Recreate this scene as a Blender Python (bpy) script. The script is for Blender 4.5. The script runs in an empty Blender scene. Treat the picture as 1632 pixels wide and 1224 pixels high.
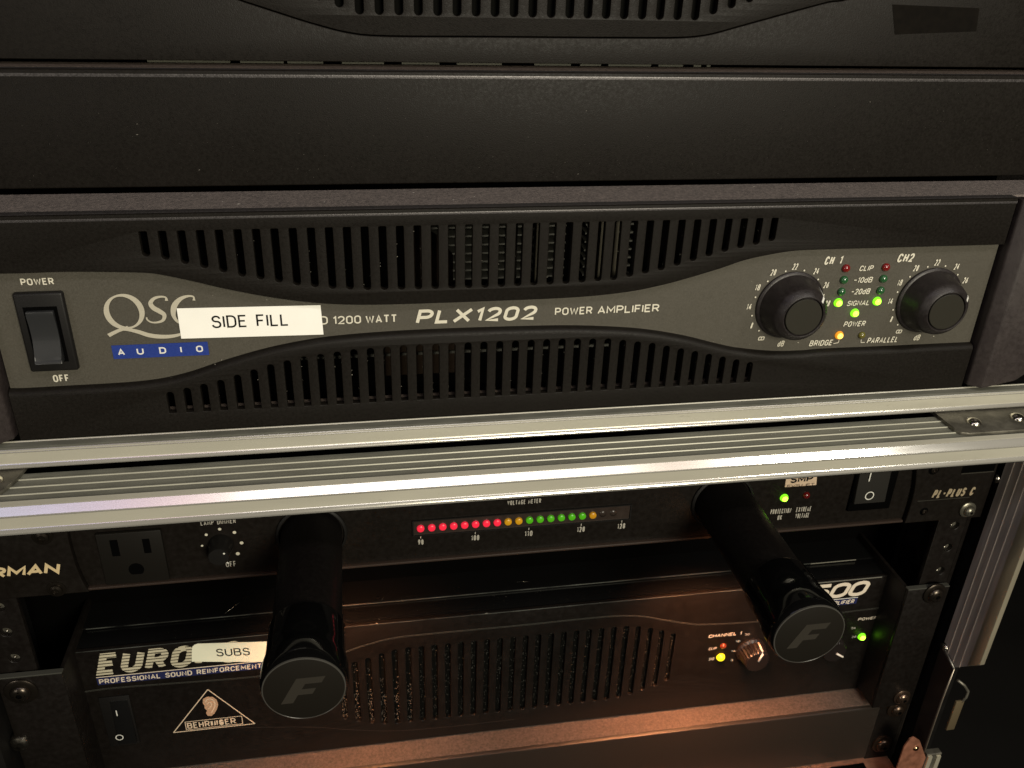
import bpy, bmesh, math, random
from mathutils import Vector, Matrix
random.seed(11)
S = bpy.context.scene
MM = 0.001

# ------------------------------------------------------------------ camera, world, lamps, exposure
cd = bpy.data.cameras.new('camera'); cam = bpy.data.objects.new('camera', cd); S.collection.objects.link(cam); S.camera = cam
cd.sensor_width = 36.0; cd.lens = 30.894; cd.clip_start = 0.01; cd.clip_end = 20
cam.matrix_world = Matrix(((0.98528701, 0.05083517, -0.16317258, -0.0441001),
                           (-0.16810305, 0.46051567, -0.8715886, -0.3169966),
                           (0.03083618, 0.88619473, 0.46228565, 0.1815376),
                           (0, 0, 0, 1)))
cd.dof.use_dof = True; cd.dof.focus_distance = 0.345; cd.dof.aperture_fstop = 48.0

w = bpy.data.worlds.new('World'); S.world = w; w.use_nodes = True
bg = w.node_tree.nodes['Background']; bg.inputs[0].default_value = (1.0, 0.82, 0.6, 1); bg.inputs[1].default_value = 0.012
S.view_settings.view_transform = 'Standard'; S.view_settings.look = 'None'; S.view_settings.exposure = 0.0; S.view_settings.gamma = 1.0
S.cycles.max_bounces = 8; S.cycles.use_denoising = True
try: S.cycles.caustics_reflective = False; S.cycles.caustics_refractive = False
except Exception: pass

def area_lamp(name, loc, aim, sx, sy, power, col, spread=180):
    l = bpy.data.lights.new(name, 'AREA'); l.shape = 'RECTANGLE'; l.size = sx * MM; l.size_y = sy * MM; l.energy = power; l.color = col
    l.spread = math.radians(spread)
    o = bpy.data.objects.new(name, l); S.collection.objects.link(o)
    o.location = Vector(loc) * MM
    d = (Vector(aim) - Vector(loc)); o.rotation_euler = d.to_track_quat('-Z', 'Y').to_euler()
    return o
# room lamps: a warm work lamp in front and above, a row of coloured stage lamps overhead; plus an added side fill
area_lamp('work_lamp', (300, -1080, 380), (60, 0, -60), 340, 340, 13.5, (1.0, 0.92, 0.745))
area_lamp('side_lamp', (-760, -800, 160), (100, 0, -80), 260, 260, 1.1, (1.0, 0.93, 0.82))  # added fill from the left to brighten the side post
# (x, width, colour, radiance of the lamp face)
STG = [(-700, 150, (0.66, 0.67, 0.98), 0.95), (-560, 130, (0.62, 0.64, 1.0), 1.05), (-440, 110, (0.74, 0.62, 1.0), 1.1), (-345, 80, (1.0, 0.66, 0.86), 1.2), (-265, 80, (1.0, 0.80, 0.86), 1.25),
       (-40, 370, (1.0, 0.93, 0.92), 3.0), (255, 220, (1.0, 0.92, 0.84), 2.4), (500, 250, (1.0, 0.78, 0.72), 1.1)]
for x, wd, c, rad in STG:
    area_lamp('stage_lamp', (x, -560, 800), (x * 0.25, 0, 0), wd, 150, 1.7 * rad * math.pi * wd * 150e-6, c)

for x in (560, 650):                                     # two small bare stage spots high on the right
    area_lamp('stage_spot', (x, -540, 720), (0, 0, -40), 42, 60, 0.85, (1.0, 0.95, 0.88))

# ------------------------------------------------------------------ materials
MATS = {}
def mat(name, col, rough=0.5, metal=0.0, emit=None, estr=0.0, noise=0.0, nscale=400.0, bump=0.0, bscale=2500.0, spec=0.5, dust=0.0, dcol=(0.30, 0.27, 0.24), dscale=60.0, aniso=None, trans=0.0, coat=0.0, scuff=0.0):
    m = bpy.data.materials.new(name); m.use_nodes = True; nt = m.node_tree; b = nt.nodes['Principled BSDF']
    b.inputs['Base Color'].default_value = (*col, 1); b.inputs['Roughness'].default_value = rough; b.inputs['Metallic'].default_value = metal
    b.inputs['Specular IOR Level'].default_value = spec
    if trans: b.inputs['Transmission Weight'].default_value = trans
    if coat: b.inputs['Coat Weight'].default_value = coat; b.inputs['Coat Roughness'].default_value = 0.08
    if emit: b.inputs['Emission Color'].default_value = (*emit, 1); b.inputs['Emission Strength'].default_value = estr
    tc = nt.nodes.new('ShaderNodeTexCoord')
    geo = nt.nodes.new('ShaderNodeNewGeometry')
    pos = geo.outputs['Position']
    if aniso:
        mp = nt.nodes.new('ShaderNodeMapping'); mp.inputs['Scale'].default_value = aniso; nt.links.new(pos, mp.inputs['Vector']); vec = mp.outputs[0]
    else: vec = pos
    colsock = None
    if noise:
        n = nt.nodes.new('ShaderNodeTexNoise'); n.inputs['Scale'].default_value = nscale; n.inputs['Detail'].default_value = 6; nt.links.new(vec, n.inputs['Vector'])
        r = nt.nodes.new('ShaderNodeMapRange'); r.inputs[1].default_value = 0.3; r.inputs[2].default_value = 0.7
        r.inputs[3].default_value = 1 - noise; r.inputs[4].default_value = 1 + noise; nt.links.new(n.outputs[0], r.inputs[0])
        mx = nt.nodes.new('ShaderNodeVectorMath'); mx.operation = 'SCALE'; mx.inputs[0].default_value = col; nt.links.new(r.outputs[0], mx.inputs['Scale'])
        colsock = mx.outputs[0]
        rr = nt.nodes.new('ShaderNodeMapRange'); rr.inputs[1].default_value = 0.3; rr.inputs[2].default_value = 0.7
        rr.inputs[3].default_value = max(0.02, rough - 0.07); rr.inputs[4].default_value = min(1, rough + 0.09); nt.links.new(n.outputs[0], rr.inputs[0]); nt.links.new(rr.outputs[0], b.inputs['Roughness'])
    if scuff:
        n5 = nt.nodes.new('ShaderNodeTexNoise'); n5.inputs['Scale'].default_value = 130; n5.inputs['Detail'].default_value = 12; n5.inputs['Roughness'].default_value = 0.8
        mp5 = nt.nodes.new('ShaderNodeMapping'); mp5.inputs['Scale'].default_value = (0.35, 1, 1); nt.links.new(pos, mp5.inputs['Vector']); nt.links.new(mp5.outputs[0], n5.inputs['Vector'])
        r5 = nt.nodes.new('ShaderNodeMapRange'); r5.inputs[1].default_value = 0.60; r5.inputs[2].default_value = 0.72; r5.inputs[3].default_value = 0; r5.inputs[4].default_value = scuff; nt.links.new(n5.outputs[0], r5.inputs[0])
        m5 = nt.nodes.new('ShaderNodeMix'); m5.data_type = 'RGBA'; nt.links.new(r5.outputs[0], m5.inputs[0]); nt.links.new(colsock, m5.inputs[6]); m5.inputs[7].default_value = (col[0]*0.35, col[1]*0.33, col[2]*0.3, 1); colsock = m5.outputs[2]
    if dust:
        n2 = nt.nodes.new('ShaderNodeTexNoise'); n2.inputs['Scale'].default_value = dscale; n2.inputs['Detail'].default_value = 9; n2.inputs['Roughness'].default_value = 0.75; nt.links.new(pos, n2.inputs['Vector'])
        r2 = nt.nodes.new('ShaderNodeMapRange'); r2.inputs[1].default_value = 0.42; r2.inputs[2].default_value = 0.66; r2.inputs[3].default_value = dust * 0.25; r2.inputs[4].default_value = dust; nt.links.new(n2.outputs[0], r2.inputs[0])
        mm = nt.nodes.new('ShaderNodeMix'); mm.data_type = 'RGBA'; nt.links.new(r2.outputs[0], mm.inputs[0])
        if colsock: nt.links.new(colsock, mm.inputs[6])
        else: mm.inputs[6].default_value = (*col, 1)
        mm.inputs[7].default_value = (*dcol, 1); colsock = mm.outputs[2]
    if colsock: nt.links.new(colsock, b.inputs['Base Color'])
    if bump:
        n3 = nt.nodes.new('ShaderNodeTexNoise'); n3.inputs['Scale'].default_value = bscale; n3.inputs['Detail'].default_value = 2; nt.links.new(vec, n3.inputs['Vector'])
        bp = nt.nodes.new('ShaderNodeBump'); bp.inputs['Strength'].default_value = bump; bp.inputs['Distance'].default_value = 0.0002; nt.links.new(n3.outputs[0], bp.inputs['Height']); nt.links.new(bp.outputs[0], b.inputs['Normal'])
    MATS[name] = m; return m
coat_black = mat('textured_black_paint', (0.0066, 0.0054, 0.0041), 0.5, noise=0.2, nscale=900, bump=0.35, bscale=2600, dust=0.006, dscale=30, spec=0.15)
panel_black = mat('satin_black_paint', (0.0060, 0.0046, 0.0035), 0.45, noise=0.12, nscale=400, bump=0.1, dust=0.006, dscale=30, spec=0.2)
rack_black = mat('rack_steel_black', (0.0052, 0.0040, 0.0032), 0.42, noise=0.15, nscale=400, bump=0.2, bscale=1800, dust=0.008, spec=0.25)
gloss_black = mat('gloss_black_cover', (0.004, 0.004, 0.004), 0.16, dust=0.002, dscale=90, spec=0.12)
deep_black = mat('unlit_interior', (0.0012, 0.0011, 0.001), 0.8, spec=0.02)  # near-black colour stands in for shade inside cases and chassis
dusty_top = mat('dusty_black_sheet', (0.07, 0.062, 0.06), 0.85, noise=0.3, nscale=900, bump=0.9, bscale=3000, dust=0.7, dcol=(0.25, 0.205, 0.18), dscale=900)
dusty_flange = mat('dusty_flange', (0.05, 0.04, 0.034), 0.6, noise=0.3, nscale=500, bump=0.6, dust=0.5, dcol=(0.22, 0.17, 0.14), dscale=800, spec=0.2)
insert_grey = mat('grey_metallic_insert', (0.066, 0.061, 0.048), 0.42, noise=0.16, nscale=2200, bump=0.12, bscale=4000, dust=0.05, dcol=(0.16, 0.14, 0.10))
insert_edge = mat('grey_shadow_edge', (0.05, 0.048, 0.042), 0.5, bump=0.3)
cap_purple = mat('end_cap_plastic', (0.019, 0.0135, 0.0135), 0.5, noise=0.2, nscale=500, bump=0.3, bscale=3000, dust=0.05)
alu = mat('worn_aluminium', (0.47, 0.455, 0.375), 0.38, scuff=0.55, metal=0.25, noise=0.06, nscale=90, aniso=(0.15, 1, 1), bump=0.05, bscale=900)
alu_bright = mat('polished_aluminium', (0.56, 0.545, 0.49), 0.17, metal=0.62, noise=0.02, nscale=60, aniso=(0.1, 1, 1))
alu_rib = mat('ribbed_aluminium', (0.18, 0.18, 0.148), 0.5, metal=0.2, scuff=0.5, noise=0.2, nscale=300, aniso=(0.2, 1, 1), bump=0.1)  # darker than the rails: a dark reflection put into the colour
alu_line = mat('aluminium_rib_edge', (0.36, 0.355, 0.29), 0.45, metal=0.2)
alu_post = mat('ribbed_side_aluminium', (0.40, 0.36, 0.33), 0.45, metal=0.12, noise=0.2, nscale=300, bump=0.1, aniso=(1, 1, 0.1))
zinc = mat('dull_zinc_steel', (0.17, 0.16, 0.13), 0.45, metal=0.7, noise=0.35, nscale=160, bump=0.4, bscale=1200)
rivet_m = mat('rivet_steel', (0.50, 0.47, 0.40), 0.22, metal=1.0, noise=0.2, nscale=300)
screw_m = mat('black_oxide_screw', (0.06, 0.05, 0.04), 0.28, metal=0.9)
hole_m = mat('screw_recess', (0.001, 0.001, 0.001), 0.8, spec=0.03)  # near-black colour stands in for shade in holes and recesses
ink = mat('cream_print', (0.62, 0.59, 0.48), 0.6, noise=0.1, nscale=3000)
ink_dim = mat('grey_print', (0.38, 0.36, 0.31), 0.6, noise=0.15, nscale=3000)
ink_furman = mat('gold_print', (0.66, 0.52, 0.30), 0.45, noise=0.1, nscale=2000)
ink_warm = mat('ivory_print', (0.66, 0.58, 0.46), 0.6)
logo_ink = mat('logo_print', (0.45, 0.42, 0.33), 0.55, noise=0.06, nscale=2500)
blue_ink = mat('blue_print', (0.012, 0.035, 0.22), 0.5, noise=0.1, nscale=2000)
navy_ink = mat('navy_print', (0.012, 0.016, 0.07), 0.5, noise=0.1, nscale=2000)
white_ink = mat('white_print', (0.72, 0.72, 0.66), 0.55)
tape = mat('white_label_tape', (0.94, 0.93, 0.86), 0.35, noise=0.02, nscale=80)
tape2 = mat('cream_label_tape', (0.80, 0.80, 0.62), 0.4, noise=0.03, nscale=80)
tape3 = mat('pink_label_tape', (0.55, 0.42, 0.30), 0.5, noise=0.1, nscale=600)
tape_ink = mat('label_black_ink', (0.01, 0.01, 0.01), 0.6, spec=0.1)
knob_m = mat('soft_black_knob', (0.0095, 0.0070, 0.0074), 0.42, noise=0.3, nscale=700, bump=0.3, dust=0.04, spec=0.4)
knob_face = mat('knob_cap_disc', (0.020, 0.0185, 0.013), 0.5, spec=0.25, bump=0.2)
rubber = mat('matte_black_plastic', (0.0065, 0.006, 0.0055), 0.5, bump=0.15, spec=0.3)
rocker_m = mat('rocker_plastic', (0.006, 0.006, 0.006), 0.3, spec=0.25)
rocker_grey = mat('grey_rocker_plastic', (0.022, 0.021, 0.019), 0.35, spec=0.3)
tube_m = mat('satin_black_tube', (0.0048, 0.0040, 0.0036), 0.40, noise=0.1, nscale=600, bump=0.02, bscale=2500, spec=0.16)
cap_gloss = mat('gloss_black_ring', (0.0025, 0.0025, 0.0025), 0.08, spec=0.18)
cap_face = mat('cap_face_plastic', (0.0085, 0.0072, 0.0052), 0.5, bump=0.1, spec=0.2)
emblem_m = mat('cap_emblem_print', (0.026, 0.023, 0.018), 0.5, spec=0.2)
foam = mat('grille_foam', (0.003, 0.003, 0.0025), 0.9, spec=0.05)
glint_m = mat('foam_glint', (0.13, 0.125, 0.105), 0.45, metal=0.3)
copper = mat('copper_toned_plate', (0.30, 0.13, 0.08), 0.4, metal=0.4, noise=0.3, nscale=200)
dustm = mat('dust_fleck', (0.42, 0.40, 0.36), 0.9)
goldfin = mat('heatsink_gold', (0.065, 0.057, 0.038), 0.45, metal=0.3)
finm = mat('heatsink_fin', (0.07, 0.07, 0.058), 0.5, metal=0.3)
brownp = mat('brown_component', (0.016, 0.010, 0.006), 0.6, spec=0.1)
lit_green = mat('lit_green_led', (0.2, 0.5, 0.05), 0.3, emit=(0.36, 1.0, 0.035), estr=5.0)
lit_rim = mat('lit_green_led_body', (0.05, 0.4, 0.02), 0.3, emit=(0.24, 0.9, 0.01), estr=1.3)
lit_amber = mat('lit_amber_led', (0.5, 0.3, 0.05), 0.3, emit=(1.0, 0.62, 0.10), estr=2.2)
amber_rim = mat('lit_amber_led_body', (0.5, 0.2, 0.02), 0.3, emit=(1.0, 0.36, 0.02), estr=0.6)
lit_yellow = mat('lit_yellow_led', (0.5, 0.4, 0.02), 0.3, emit=(1.0, 0.80, 0.01), estr=0.95)
meter_red = mat('meter_led_red', (0.5, 0.01, 0.02), 0.3, emit=(1.0, 0.03, 0.07), estr=0.62)
meter_amber = mat('meter_led_amber', (0.4, 0.2, 0.01), 0.3, emit=(1.0, 0.48, 0.01), estr=0.22)
meter_green = mat('meter_led_green', (0.05, 0.3, 0.01), 0.3, emit=(0.15, 0.72, 0.01), estr=0.20)
off_red = mat('unlit_red_led', (0.16, 0.010, 0.010), 0.12, coat=0.6)
off_green = mat('unlit_green_led', (0.020, 0.085, 0.030), 0.12, coat=0.6)
off_yellow = mat('unlit_yellow_led', (0.12, 0.105, 0.02), 0.15, coat=0.5)
off_orange = mat('unlit_orange_led', (0.16, 0.03, 0.01), 0.15, coat=0.5)
bulb_m = mat('warm_bulb', (1, 0.5, 0.2), 0.5, emit=(1.0, 0.42, 0.16), estr=6.0)
dark_wall = mat('dark_room_wall', (0.006, 0.005, 0.004), 0.9, noise=0.2, nscale=3)
dark_floor = mat('dark_stage_floor', (0.006, 0.005, 0.004), 0.9, noise=0.2, nscale=8)
case_ply = mat('case_plywood_black', (0.005, 0.0045, 0.004), 0.7, noise=0.3, nscale=80, spec=0.15)

# ------------------------------------------------------------------ builders (all sizes in millimetres)
ORG = {}
def place(o, org, parent):
    ORG[o.name] = Vector(org)
    if parent is not None:
        o.parent = parent; o.location = (Vector(org) - ORG[parent.name]) * MM
    else: o.location = Vector(org) * MM
def thing(name, label, cat, org, group=None):
    o = bpy.data.objects.new(name, None); o.empty_display_size = 0.02; S.collection.objects.link(o); place(o, org, None)
    o['label'] = label; o['category'] = cat
    if group: o['group'] = group
    return o
class MB:
    def __init__(s): s.bm = bmesh.new()
    def _bev(s, vs, bev, seg):
        if bev:
            es = {e for v in vs for e in v.link_edges}
            bmesh.ops.bevel(s.bm, geom=list(es), offset=bev, segments=seg, profile=0.5, affect='EDGES', clamp_overlap=True)
    def box(s, x0, x1, y0, y1, z0, z1, bev=0, seg=2, rot=None, taper=None):
        g = bmesh.ops.create_cube(s.bm, size=1.0); vs = g['verts']; c = Vector(((x0+x1)/2, (y0+y1)/2, (z0+z1)/2))
        for v in vs:
            v.co = Vector((v.co.x*(x1-x0), v.co.y*(y1-y0), v.co.z*(z1-z0)))
            if taper and v.co.y < 0: v.co.x *= taper; v.co.z *= taper
            if rot: v.co = rot @ v.co
            v.co += c
        s._bev(vs, bev, seg); return s
    def lathe(s, prof, cx, cz, seg=48, a0=0, axis='Y', caps=True):
        rings = []
        for r, y in prof:
            ring = []
            for i in range(seg):
                a = a0 + 2*math.pi*i/seg
                if axis == 'Y': co = (cx + r*math.cos(a), y, cz + r*math.sin(a))
                else: co = (cx[0] + r*math.cos(a), cx[1] + r*math.sin(a), y)
                ring.append(s.bm.verts.new(co))
            rings.append(ring)
        for a, b in zip(rings, rings[1:]):
            for i in range(seg):
                f = s.bm.faces.new((a[i], a[(i+1) % seg], b[(i+1) % seg], b[i])); f.smooth = True
        if caps:
            s.bm.faces.new(rings[0]); s.bm.faces.new(rings[-1])
        return s
    def prism(s, poly, y0, y1, bev=0, seg=2):          # poly of (x, z)
        a = [s.bm.verts.new((x, y0, z)) for x, z in poly]; b = [s.bm.verts.new((x, y1, z)) for x, z in poly]
        s.bm.faces.new(a); s.bm.faces.new(b); n = len(a)
        for i in range(n): s.bm.faces.new((a[i], a[(i+1) % n], b[(i+1) % n], b[i]))
        s._bev(a+b, bev, seg) if bev else None
        return s
    def prismz(s, poly, z0, z1, bev=0, seg=2):         # poly of (x, y)
        a = [s.bm.verts.new((x, y, z0)) for x, y in poly]; b = [s.bm.verts.new((x, y, z1)) for x, y in poly]
        s.bm.faces.new(a); s.bm.faces.new(b); n = len(a)
        for i in range(n): s.bm.faces.new((a[i], a[(i+1) % n], b[(i+1) % n], b[i]))
        s._bev(a+b, bev, seg) if bev else None
        return s
    def prismx(s, poly, x0, x1, bev=0, seg=2, nx=1):         # poly of (y, z)
        a = [s.bm.verts.new((x0, y, z)) for y, z in poly]; b = [s.bm.verts.new((x1, y, z)) for y, z in poly]
        s.bm.faces.new(a); s.bm.faces.new(b); n = len(a)
        for i in range(n): s.bm.faces.new((a[i], a[(i+1) % n], b[(i+1) % n], b[i]))
        s._bev(a+b, bev, seg) if bev else None
        return s
    def ribbon(s, pts, wid, y, closed=False):            # flat stroke in the panel plane, width per point
        n = len(pts); L = []; Rr = []
        for i in range(n):
            p = Vector(pts[i]); q = Vector(pts[min(i+1, n-1)]) if not closed else Vector(pts[(i+1) % n]); o = Vector(pts[max(i-1, 0)]) if not closed else Vector(pts[i-1])
            t = (q-o); t = t.normalized() if t.length else Vector((1, 0)); nn = Vector((-t.y, t.x)); h = (wid[i] if hasattr(wid, '__len__') else wid)/2
            L.append(s.bm.verts.new((p.x+nn.x*h, y, p.y+nn.y*h))); Rr.append(s.bm.verts.new((p.x-nn.x*h, y, p.y-nn.y*h)))
        m = n if closed else n-1
        for i in range(m):
            j = (i+1) % n; s.bm.faces.new((L[i], L[j], Rr[j], Rr[i]))
        return s
    def tube3(s, pts, r, seg=10):
        prev = None
        for i, p in enumerate(pts):
            p = Vector(p); a = Vector(pts[max(i-1, 0)]); b = Vector(pts[min(i+1, len(pts)-1)]); t = (b-a).normalized()
            u = t.cross(Vector((0.13, 0.91, 0.4))).normalized(); v = t.cross(u)
            ring = [s.bm.verts.new(p + (u*math.cos(2*math.pi*k/seg) + v*math.sin(2*math.pi*k/seg))*r) for k in range(seg)]
            if prev:
                for k in range(seg):
                    f = s.bm.faces.new((prev[k], prev[(k+1) % seg], ring[(k+1) % seg], ring[k])); f.smooth = True
            else: s.bm.faces.new(ring)
            prev = ring
        s.bm.faces.new(prev); return s
    def dome(s, cx, cz, y, r, h, seg=20, rings=6):       # hemisphere swelling towards the camera side (-Y)
        return s.lathe([(r*math.cos(a), y - h*math.sin(a)) for a in [math.pi/2*0.985*k/rings for k in range(rings+1)]], cx, cz, seg)
    def build(s, name, m, parent=None, label=None, smooth=False, kind=None):
        bmesh.ops.recalc_face_normals(s.bm, faces=s.bm.faces[:])
        me = bpy.data.meshes.new(name); vs = [v.co.copy() for v in s.bm.verts]
        lo = Vector([min(v[i] for v in vs) for i in range(3)]); hi = Vector([max(v[i] for v in vs) for i in range(3)]); c = (lo+hi)/2
        for v in s.bm.verts: v.co = (v.co - c)*MM
        s.bm.to_mesh(me); s.bm.free()
        if smooth:
            for p in me.polygons: p.use_smooth = True
            me.set_sharp_from_angle(angle=math.radians(38))
        me.materials.append(m); o = bpy.data.objects.new(name, me); S.collection.objects.link(o); place(o, c, parent)
        if label: o['label'] = label
        if kind: o['kind'] = kind
        return o
def mesh_from_curve(cu):
    t = bpy.data.objects.new('tmp', cu); S.collection.objects.link(t); dg = bpy.context.evaluated_depsgraph_get(); dg.update()
    me = bpy.data.meshes.new_from_object(t.evaluated_get(dg)); bpy.data.objects.remove(t); return me
def put_mesh(me, name, m, parent, label=None):
    xs = [v.co.copy() for v in me.vertices]; lo = Vector([min(v[i] for v in xs) for i in range(3)]); hi = Vector([max(v[i] for v in xs) for i in range(3)]); c = (lo+hi)/2
    for v in me.vertices: v.co = (v.co - c)*MM
    me.materials.clear(); me.materials.append(m); me.name = name
    o = bpy.data.objects.new(name, me); S.collection.objects.link(o); place(o, c, parent)
    if label: o['label'] = label
    return o
def plate(name, outer, holes, yf, yb, m, parent, bev=0.0, bres=2, label=None):
    """sheet in the XZ plane with its outline and holes cut out, front at yf, back at yb"""
    cu = bpy.data.curves.new(name, 'CURVE'); cu.dimensions = '2D'; cu.fill_mode = 'BOTH'
    for loop in [outer] + holes:
        sp = cu.splines.new('POLY'); sp.points.add(len(loop)-1); sp.use_cyclic_u = True
        for p, (x, z) in zip(sp.points, loop): p.co = (x, z, 0, 1)
    cu.extrude = (yb-yf)/2 - bev; cu.bevel_depth = bev; cu.bevel_resolution = bres; cu.offset = -bev
    me = mesh_from_curve(cu)
    for v in me.vertices: x, z, d = v.co; v.co = Vector((x, (yf+yb)/2 - d, z))
    bm = bmesh.new(); bm.from_mesh(me); bmesh.ops.remove_doubles(bm, verts=bm.verts[:], dist=0.003); bmesh.ops.recalc_face_normals(bm, faces=bm.faces[:]); bm.to_mesh(me); bm.free()
    for p in me.polygons: p.use_smooth = abs(p.normal.y) < 0.996
    me.set_sharp_from_angle(angle=math.radians(30))
    return put_mesh(me, name, m, parent, label)
# lettering drawn with strokes: centre lines on a unit-high grid, corners given as (x, y, rounding)
_ = 0.16
GL = {
 'A': (.62, [[(0,0),(.31,1),(.62,0)], [(.1,.3),(.52,.3)]]),
 'B': (.58, [[(0,0),(0,1),(.54,1,_),(.54,.53,_),(0,.53)], [(.3,.53),(.58,.53,_),(.58,0,_),(0,0)]]),
 'C': (.56, [[(.56,.74),(.56,1,.24),(0,1,.24),(0,0,.24),(.56,0,.24),(.56,.26)]]),
 'D': (.58, [[(0,0),(0,1),(.58,1,.28),(.58,0,.28),(0,0),(0,.1)]]),
 'E': (.5, [[(.5,1),(0,1),(0,0),(.5,0)], [(0,.52),(.42,.52)]]),
 'F': (.48, [[(.48,1),(0,1),(0,0)], [(0,.5),(.42,.5)]]),
 'G': (.58, [[(.56,.76),(.56,1,.24),(0,1,.24),(0,0,.24),(.58,0,.24),(.58,.46),(.3,.46)]]),
 'H': (.56, [[(0,0),(0,1)], [(.56,0),(.56,1)], [(0,.51),(.56,.51)]]),
 'I': (.0, [[(0,0),(0,1)]]),
 'K': (.56, [[(0,0),(0,1)], [(.54,1),(0,.4)], [(.16,.56),(.58,0)]]),
 'L': (.48, [[(0,1),(0,0),(.48,0)]]),
 'M': (.72, [[(0,0),(0,1),(.36,.3),(.72,1),(.72,0)]]),
 'N': (.58, [[(0,0),(0,1),(.58,0),(.58,1)]]),
 'O': (.6, [[(.3,1),(.6,1,.26),(.6,0,.26),(0,0,.26),(0,1,.26),(.3,1),(.35,1)]]),
 'P': (.56, [[(0,0),(0,1),(.56,1,.22),(.56,.45,.22),(0,.45)]]),
 'R': (.58, [[(0,0),(0,1),(.56,1,.22),(.56,.47,.22),(0,.47)], [(.3,.47),(.58,0)]]),
 'S': (.56, [[(.54,.78),(.54,1,.22),(.02,1,.22),(.02,.53,.22),(.56,.53,.22),(.56,0,.22),(0,0,.22),(0,.22)]]),
 'T': (.58, [[(.29,0),(.29,1)], [(0,1),(.58,1)]]),
 'U': (.58, [[(0,1),(0,0,.26),(.58,0,.26),(.58,1)]]),
 'V': (.6, [[(0,1),(.3,0),(.6,1)]]),
 'W': (.86, [[(0,1),(.2,0),(.43,.85),(.66,0),(.86,1)]]),
 'X': (.68, [[(0,0),(.68,1)], [(0,1),(.68,0)]]),
 'Y': (.6, [[(.3,0),(.3,.45)], [(0,1),(.3,.43),(.6,1)]]),
 'd': (.5, [[(.5,1),(.5,0)], [(.5,.64),(0,.64,.2),(0,0,.2),(.5,0)]]),
 '0': (.52, [[(.26,1),(.52,1,.24),(.52,0,.24),(0,0,.24),(0,1,.24),(.26,1),(.3,1)]]),
 '1': (.2, [[(0,.78),(.2,1),(.2,0)]]),
 '2': (.52, [[(0,.76),(0,1,.24),(.52,1,.24),(.52,.56,.1),(0,.0),(.54,0)]]),
 '4': (.54, [[(.34,1),(0,.26),(.56,.26)], [(.42,.55),(.42,0)]]),
 '5': (.52, [[(.5,1),(.04,1),(.02,.55),(.52,.6,.22),(.52,0,.24),(0,0,.24),(0,.2)]]),
 '6': (.52, [[(.38,1),(.0,.4),(.0,0,.2),(.52,0,.24),(.52,.56,.24),(.06,.56)]]),
 '8': (.54, [[(.27,.54),(.04,.54,.18),(.04,1,.2),(.5,1,.2),(.5,.54,.18),(.25,.54)], [(.27,.54),(.54,.54,.2),(.54,0,.22),(0,0,.22),(0,.54,.2),(.3,.54)]]),
 '9': (.52, [[(.14,0),(.52,.6),(.52,1,.2),(0,1,.24),(0,.44,.24),(.46,.44)]]),
 '-': (.46, [[(0,.5),(.46,.5)]]),
 '.': (.02, [[(0,0),(0,.12)]]),
 '\u221e': (1.0, [[(.5,.5),(.5,.2,.1),(0,.2,.14),(0,.8,.14),(.5,.8,.14),(.5,.5)], [(.5,.5),(.5,.2,.1),(1,.2,.14),(1,.8,.14),(.5,.8,.14),(.5,.5)]]),
 '\u2022': (.1, [[(0,.5),(.12,.5)]]),
}
def rounded(path):
    out = []
    for i, p in enumerate(path):
        r = p[2] if len(p) > 2 else 0
        if r and 0 < i < len(path)-1:
            c = Vector(p[:2]); a = Vector(path[i-1][:2])-c; b = Vector(path[i+1][:2])-c; r2 = min(r, a.length*0.5 if len(path[i-1]) > 2 else a.length, b.length*0.5 if len(path[i+1]) > 2 else b.length)
            a = c + a.normalized()*r2; b = c + b.normalized()*r2
            for k in range(6):
                t = k/5; out.append(a*(1-t)**2 + c*(0.7*2*t*(1-t)) + (a+b)*0.5*(0.3*2*t*(1-t)) + b*t*t)
        else: out.append(Vector(p[:2]))
    res = [out[0]]
    for v in out[1:]:
        if (v-res[-1]).length > 1e-4: res.append(v)
    return res
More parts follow.
